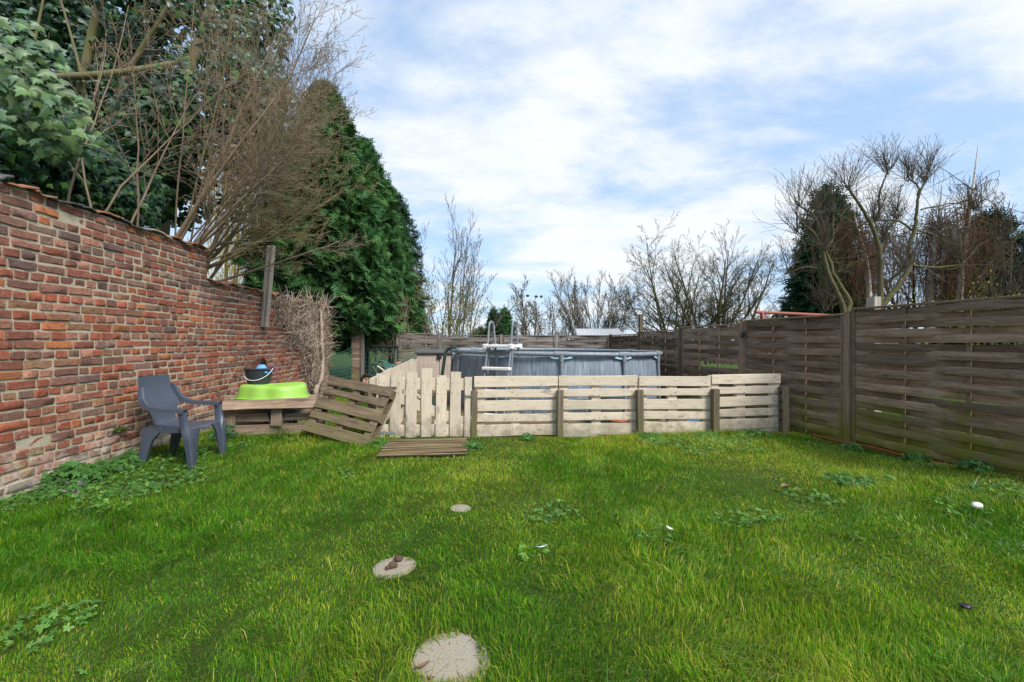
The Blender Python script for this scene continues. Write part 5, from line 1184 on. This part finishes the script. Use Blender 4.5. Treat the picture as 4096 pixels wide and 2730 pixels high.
limb_tree('orchard_tree', 'mossy pruned tree leaning left over the dark woven fence', [([(830, 1700), (790, 1440), (690, 1230), (640, 1050), (590, 900), (545, 820), (480, 760)], .10, .03), ([(840, 1500), (850, 1390), (730, 1200), (690, 1080), (640, 950), (560, 690), (410, 580)], .085, .025), ([(650, 950), (710, 860), (715, 640)], .05, .02), ([(690, 1170), (560, 1120), (440, 1120), (330, 1175)], .035, .012), ([(730, 1330), (640, 1400), (660, 1480)], .025, .01), ([(570, 830), (640, 960)], .03, .03), ([(530, 840), (400, 830)], .025, .012), ([(640, 900), (630, 760), (580, 600)], .04, .02)], 9.6, M_barkgreen, 7, 71, 22, base=(3380, 1365))
limb_tree('orchard_tree', 'mossy pruned tree with knuckled limbs above the near end of the woven fence', [([(1090, 1700), (1110, 1440), (1120, 1150), (1110, 1000), (1085, 850), (1000, 680), (930, 560), (845, 440)], .115, .03), ([(1115, 980), (1150, 860), (1200, 760), (1260, 710)], .06, .035), ([(1110, 700), (1110, 500), (1150, 370), (1185, 295)], .04, .025), ([(1090, 1500), (1260, 1290), (1370, 1090), (1360, 950), (1410, 800), (1430, 650), (1450, 500), (1500, 380)], .10, .03), ([(1120, 1300), (1230, 1200), (1330, 1120)], .055, .05), ([(1450, 520), (1440, 420), (1370, 360)], .04, .025), ([(1400, 1100), (1560, 1120), (1820, 1095)], .05, .02), ([(1400, 800), (1280, 720), (1070, 710)], .035, .03), ([(1330, 850), (1240, 850), (1150, 900)], .03, .03), ([(1470, 620), (1700, 570), (1830, 580), (1930, 620)], .028, .01), ([(1420, 800), (1560, 830), (1750, 940)], .025, .01)], 9.9, M_barkgreen, 8, 72, 38, base=(3520, 1365))
# birches with hanging brown twigs
def birch(label, pts, Y, r, hang, seed):
    random.seed(seed); o = thing('birch_tree', label, 'tree', px(3000 + pts[0][0] / 2.147, 1365, Y), 0, 'birches in the right hand garden'); m_ = MB()
    c4_ = lambda cx, cy: px(3000 + cx / 2.147, 550 + cy / 2.147, Y); cp = [Vector(p) for p in catmull([tuple(c4_(*p)) for p in pts], 4)]
    m_.tube(cp, [r * (1 - .93 * i / (len(cp) - 1)) for i in range(len(cp))], 8); m_.build('trunk', M_birch, o, 60); T = Twigs()
    for k in range(hang):
        i = random.randrange(len(cp) // 4, max(len(cp) // 4 + 2, int(len(cp) * .72))); p = cp[i].copy(); d_ = Vector((random.gauss(0, .8), random.gauss(0, .6), random.uniform(.2, .8))).normalized(); L = random.uniform(.6, 1.4); q_ = [tuple(p)]; e = p
        for j in range(5): d_ = (d_ + Vector((0, 0, -.16)) + rv(.05)).normalized(); e = e + d_ * L / 5; q_.append(tuple(e))
        T.add(q_, .014, .006, 3, (.8, .62, .5))
        for j in range(6):          # hanging twigs
            b = Vector(q_[random.randrange(1, 6)]); l2 = random.uniform(.5, 1.7); T.add([tuple(b + Vector((random.gauss(0, .04) * w, random.gauss(0, .03) * w, -l2 * w / 4 + .05 * (w == 1)))) for w in range(5)], .0055, .0035, 3, (.95, .62, .48))
    tag(obj('twigs', T.mesh('twigs'), M_barkgrey, o), kind='stuff'); return o
birch('slanting white birch trunk between the two pruned trees', [(1035, 1600), (1010, 1130), (960, 900), (900, 680), (870, 500)], 13.0, .075, 85, 81)
birch('tall slender white birch at the right with a thin bare top', [(1790, 1600), (1810, 1180), (1850, 880), (1890, 620), (1930, 300), (1960, 60)], 13.5, .095, 60, 82)
birch('thick white birch trunk standing behind the moss covered limbs', [(1545, 1700), (1550, 1250), (1590, 900), (1620, 700), (1650, 420)], 14.0, .15, 110, 83)
bare_tree('bare_tree', 'dark bare tree with a fine twig haze at the far right', px(4000, 1365, 14.5), stemset(3900, 4150, 14.5, 6, .3, .30, 4.6, .06), dict(PT, ang=[34, 36, 38], rmin=.005), M_barkgrey, seed=91)
bare_tree('bare_tree', 'dark bare tree with rising stems between the birches', px(3690, 1365, 14.6), stemset(3640, 3720, 14.6, 3, .3, .25, 4.6, .09), dict(PT, ang=[34, 36, 38], rmin=.0055), M_barkdark, seed=92)
bare_tree('forsythia_bush', 'bush with bright yellow green young leaves peeping over the woven fence', px(3880, 1365, 8.6), stemset(3770, 3960, 8.6, 7, .3, .30, 1.75, .012), dict(PT, seg=[6, 4, 3], wob=[.07, .1, .1], up=[.0, .02, .03], nc=[6, 3], f0=[.4, .2], ang=[36, 36], rat=[.3, .4], rmin=.003), M_barkbush, cat='bush', seed=93, leaves=(420, .035, [(.42, .46, .04), (.34, .42, .04)]))

# ------------------------------------------------------------------ lawn: grass, weeds
def fence_right(x, y): return x < 4.045 - .3065 * (y - 5.47) / 1.887 - .06
N = 2450000
x = rng.uniform(-4.3, 4.8, N); y = rng.uniform(1.42, 11.5, N)
ok = (x > -3.62 - .08 * y + .01) & fence_right(x, y) & (np.abs(x) < 1.18 * y + .25)
front = y < 5.93 + .07 * (x + .5)
back = (x < -1.86 - .11 * (y - 6.15))
ok &= np.where(x > -1.75, front, front | back)
ok &= ~((x > -1.46) & (x < -.52) & (y > 4.86) & (y < 5.86))
def nz2(x, y, s, sd):
    r_ = np.random.default_rng(sd); o = 0
    for k in range(6):
        a = r_.uniform(0, 6.28); f = s * r_.uniform(.6, 1.7); o = o + np.sin(f * (x * math.cos(a) + y * math.sin(a)) + r_.uniform(0, 6.28))
    return o / 6 ** .5
for (sx, sy, sr) in SL: ok &= np.hypot(x - sx, y - sy) > sr * (.74 + .09 * nz2(x, y, 26, 5)) 
dens = np.clip((1.75 / y), 0, 1.25) ** 1.25 * .9
ok &= rng.random(N) < dens * np.clip(.95 + .22 * nz2(x, y, 3.2, 8), .45, 1.3)
x, y = x[ok], y[ok]; N = len(x)
tall = np.clip(.5 + .5 * nz2(x, y, 2.1, 1), 0, 1); yel = np.clip(.33 + .34 * nz2(x, y, 1.7, 2) + .22 * nz2(x, y, 6, 3) + .14 * sstep(-1.5, .2, x) - .22 * (1 - sstep(-2.6, -1.0, x)), 0, 1)
edge = 1 + .9 * np.exp(-np.abs(x + 3.62 + .08 * y) / .35) * 0 + .5 * np.exp(-np.abs(5.95 - y) / .12) + .5 * np.exp(-np.abs(4.045 - .1624 * (y - 5.47) - x) / .12)
near_slice = np.ones(N)
for (sx, sy, sr) in SL: near_slice *= np.clip((np.hypot(x - sx, y - sy) - sr) / .12 + .8, .75, 1)
Lb = (.018 + .024 * tall) * rng.gamma(7, 1 / 7, N) * edge * near_slice * np.where((x < -1.9) & (y > 5.6), 1.6, 1)
lng = rng.random(N) < .03; Lb = np.where(lng, Lb * 1.7, Lb)
wd = .00135 * np.clip(y / 1.9, 1, 4) * rng.uniform(.7, 1.5, N)
az_ = 2.6 * nz2(x, y, 5.5, 41) + 1.3 * nz2(x, y, 16, 42) + rng.normal(0, .8, N); lean = np.abs(rng.normal(.42 + .22 * nz2(x, y, 9, 43), .38, N)).clip(0, 1.4)
dx, dy = np.cos(az_) * lean, np.sin(az_) * lean; fa = rng.random(N) * np.pi; wx, wy = np.cos(fa), np.sin(fa)
z = ground(x, y) - .004
b = np.stack([x, y, z], 1); wv = np.stack([wx, wy, 0 * wx], 1) * wd[:, None]
mid = b + np.stack([dx * .35, dy * .35, np.full(N, .62)], 1) * Lb[:, None]; tip = b + np.stack([dx * 1.1, dy * 1.1, 1 - .25 * lean ** 1.3], 1) * Lb[:, None]
nr_ = y < 3.3; nn_, nf_ = int(nr_.sum()), int((~nr_).sum()); fr_ = ~nr_
V = np.concatenate([np.stack([b - wv, b + wv, mid - wv * .8, mid + wv * .8, tip], 1)[nr_].reshape(-1, 3), np.stack([b - wv * 1.1, b + wv * 1.1, tip], 1)[fr_].reshape(-1, 3)])
F = np.concatenate([(np.array([(0, 1, 3), (0, 3, 2), (2, 3, 4)])[None] + (np.arange(nn_) * 5)[:, None, None]).reshape(-1, 3), np.arange(nf_ * 3).reshape(-1, 3) + nn_ * 5])
g0, g1, g2, g3 = np.array([.066, .20, .010]), np.array([.21, .36, .018]), np.array([.42, .44, .04]), np.array([.58, .44, .14])
mixv = np.clip(yel * .8 + rng.normal(0, .22, N), 0, 1)[:, None]; col = g0 * (1 - mixv) + g1 * mixv
lt_ = (rng.random(N) < .03 + .20 * yel)[:, None]; col = np.where(lt_, g2 * rng.uniform(.7, 1.15, (N, 1)), col)
st_ = (rng.random(N) < .008 + .045 * yel + .2 * (near_slice < .8))[:, None]; col = np.where(st_, g3 * rng.uniform(.6, 1.1, (N, 1)), col)
col = col * rng.uniform(.75, 1.25, (N, 1))
cv = np.repeat(col[:, None, :], 5, 1); dry = rng.random(N) < .10 + .22 * yel; cv[dry, 4] = (.55, .46, .12)
cv = np.concatenate([cv[nr_].reshape(-1, 3), cv[fr_][:, [0, 1, 4]].reshape(-1, 3)])
tag(obj('grass', bigmesh('grass', V, F, cv), M_grass), 'short green lawn grass with yellowish patches', 'grass', kind='stuff')
# clover and small broad leaves through the lawn
lbv, lbf = leaf_template('lobed')
n_ = 26000; x = rng.uniform(-4, 4.5, n_); y = rng.uniform(1.45, 6, n_); k = nz2(x, y, 2.6, 31) + .5 * nz2(x, y, 7, 32) + .45 * (x > 1.2) * (y < 4.5) - .8 * ((x > -.9) & (x < .9)) + .2 * (x < -1.6)
ok = (k > .95) & (x > -3.62 - .08 * y + .02) & fence_right(x, y) & (np.abs(x) < 1.18 * y + .2) & (y < 5.85) & ~((x > -1.5) & (x < -.5) & (y > 4.8))
for (sx, sy, sr) in SL: ok &= np.hypot(x - sx, y - sy) > sr * 1.1
x, y = x[ok], y[ok]; n_ = len(x); P = np.stack([x, y, ground(x, y) + rng.uniform(.015, .048, n_)], 1); nr = unit(np.stack([rng.normal(0, .35, n_), rng.normal(-.1, .35, n_), np.ones(n_)], 1))
V, F, Cc = scatter(lbv, lbf, P, *frames(nr, np.array([0, 1., 0]), rng.random(n_) * 6.28), .034 * rng.uniform(.6, 1.5, n_), leafcols(n_, [(.08, .20, .035), (.105, .24, .045), (.065, .165, .04), (.14, .26, .06)]))
tag(obj('clover', bigmesh('clover', V, F, Cc), M_weed), 'patches of clover and small broad leaved weeds in the lawn', 'weeds', kind='stuff')
# weed plants at the foot of the wall and of the fences
def weed(label, c, r, h, n_, s_, cols, group, flowers=None, ox=1.0):
    o = thing('weed_plant', label, 'plant', c, 0, group); p, d = blob_leaves(c, (r * ox, r, h), n_, .35); p[:, 2] = np.abs(p[:, 2] - c[2]) + c[2] + .01
    p[:, 0] = np.maximum(p[:, 0], -3.62 - .08 * p[:, 1] + .02)
    nr = unit(d * .4 + np.array([.15, -.25, .85]) + rng.normal(scale=.3, size=p.shape)); V, F, Cc = scatter(lbv, lbf, p, *frames(nr, np.array([0, 1., 0]), rng.random(n_) * 6.28), s_ * rng.uniform(.6, 1.3, n_), leafcols(n_, cols))
    tag(obj('leaves', bigmesh('leaves', V, F, Cc), M_weed, o), kind='stuff'); T = Twigs()
    for k in range(min(n_, 60)): T.add([tuple(np.array(c) + (p[k] - c) * q * np.array([1, 1, q ** .5 if q else 0])) for q in (0, .35, .7, 1)], .0025, .0015, 3, (.5, 1.0, .35))
    tag(obj('stalks', T.mesh('stalks'), M_barkbush, o), kind='stuff')
    if flowers:
        nf, fc = flowers; pf_, _ = blob_leaves(c, (r * ox * 1.1, r * 1.1, h * 1.2), nf, .7); pf_[:, 2] = np.abs(pf_[:, 2] - c[2]) + c[2] + .02; a1, a2, a3 = frames(unit(rng.normal(size=pf_.shape) + np.array([0, -.4, .6])))
        V, F, Cc = scatter(lbv, lbf, pf_, a1, a2, a3, np.full(nf, .022), leafcols(nf, [fc])); tag(obj('flowers', bigmesh('flowers', V, F, Cc), M_bud, o), kind='stuff')
wg = [(.06, .165, .03), (.08, .20, .04), (.048, .135, .03)]; GW = 'weeds along the foot of the brick wall'
def wbase(Y, o): p = wallp(Y, 0, o); p.z = gz(p.x, p.y); return p
weed('bushy light green weed at the foot of the brick wall near the left edge', wbase(3.92, .14), .22, .17, 260, .058, wg, GW)
weed('low weed with tiny mauve flowers below the bushy one by the wall', wbase(3.62, .22), .24, .07, 200, .036, wg, GW, (26, (.36, .18, .42)))
weed('spreading dark weed by the wall between bushy weed and chair', wbase(4.35, .16), .22, .11, 220, .046, wg, GW)
weed('small tufted weed by the wall left of the chair legs', wbase(4.68, .12), .15, .11, 130, .042, wg, GW, (3, (.55, .45, .02)))
weed('weed growing under the seat of the chair', Vector((-3.55, 4.95, gz(-3.55, 4.95))), .2, .10, 190, .042, wg, GW)
weed('round leaved weed between the chair and the grey pallet', Vector((-3.62, 5.72, .02)), .16, .22, 150, .05, [(.03, .09, .03), (.045, .12, .04)], GW, (4, (.1, .08, .45)))
weed('low creeping weed with violet flowers on the lawn edge near the left border', Vector((-3.25, 3.75, gz(-3.2, 3.7))), .28, .04, 170, .036, wg, GW, (8, (.16, .12, .55)), 1.3)
weed('little plant rooted in the brick joints left of the chair', Vector(wallp(4.6, .34, .03)), .09, .06, 70, .03, [(.06, .12, .03), (.14, .09, .05)], GW)
GF = 'weeds along the foot of the woven fence'
for (t_, o_, r, h, lab) in ((-.08, .12, .12, .07, 'broad leaved weed by the big post of the woven fence'), (-.45, .10, .13, .08, 'weed along the red cable midway below the near fence panel'), (-.72, .10, .15, .11, 'largest weed below the near fence panel towards the right edge')):
    p = fx(t_) + fn * o_; p.z = gz(p.x, p.y); weed(lab, p, r, h, 90, .055, wg, GF)
GP = 'weeds along the foot of the pallet fence'
for (u, r, h, lab) in ((2110, .12, .07, 'small weed below the first pallet of the low cream fence'), (2600, .16, .05, 'creeping weed around the third post of the low cream fence'), (2830, .20, .06, 'spreading weed below the third pallet of the low cream fence'), (3030, .22, .09, 'bushy weed in the corner by the last post of the low cream fence')):
    p = px(u, 1365, 5.86); weed(lab, Vector((p.x, p.y, gz(p.x, p.y))), r, h, 110, .042, wg, GP)
weed('weed growing at the right corner of the slatted mat', Vector((-.46, 5.25, .0)), .12, .09, 110, .042, wg, 'weeds around the slatted mat'); weed('weed growing at the left corner of the slatted mat beside the leaning pallet', Vector((-1.6, 5.45, .0)), .15, .06, 90, .042, wg, 'weeds around the slatted mat')
weed('leafy weed patch in the lawn towards the right fence', Vector((2.95, 3.95, gz(2.95, 3.95))), .22, .05, 170, .042, wg, 'weeds around the slatted mat')
# tall grass tuft in front of the grey pallet
tf = Twigs()
for k in range(70):
    b_ = Vector((-2.95 + random.gauss(0, .10), 5.85 + random.gauss(0, .05), .0)); d_ = Vector((random.gauss(0, .5), random.gauss(-.2, .3), 1)).normalized(); pts = [b_]; L = random.uniform(.12, .32)
    for i in range(4): d_ = (d_ + Vector((d_.x * .25, d_.y * .25, -.12))).normalized(); pts.append(pts[-1] + d_ * L / 4)
    tf.add([tuple(p) for p in pts], .004, .001, 3, (.075, .17, .02))
tag(obj('grass_tuft', tf.mesh('grass_tuft'), M_grass), 'tall grass tuft in front of the greyish pallet on edge', 'grass tuft')
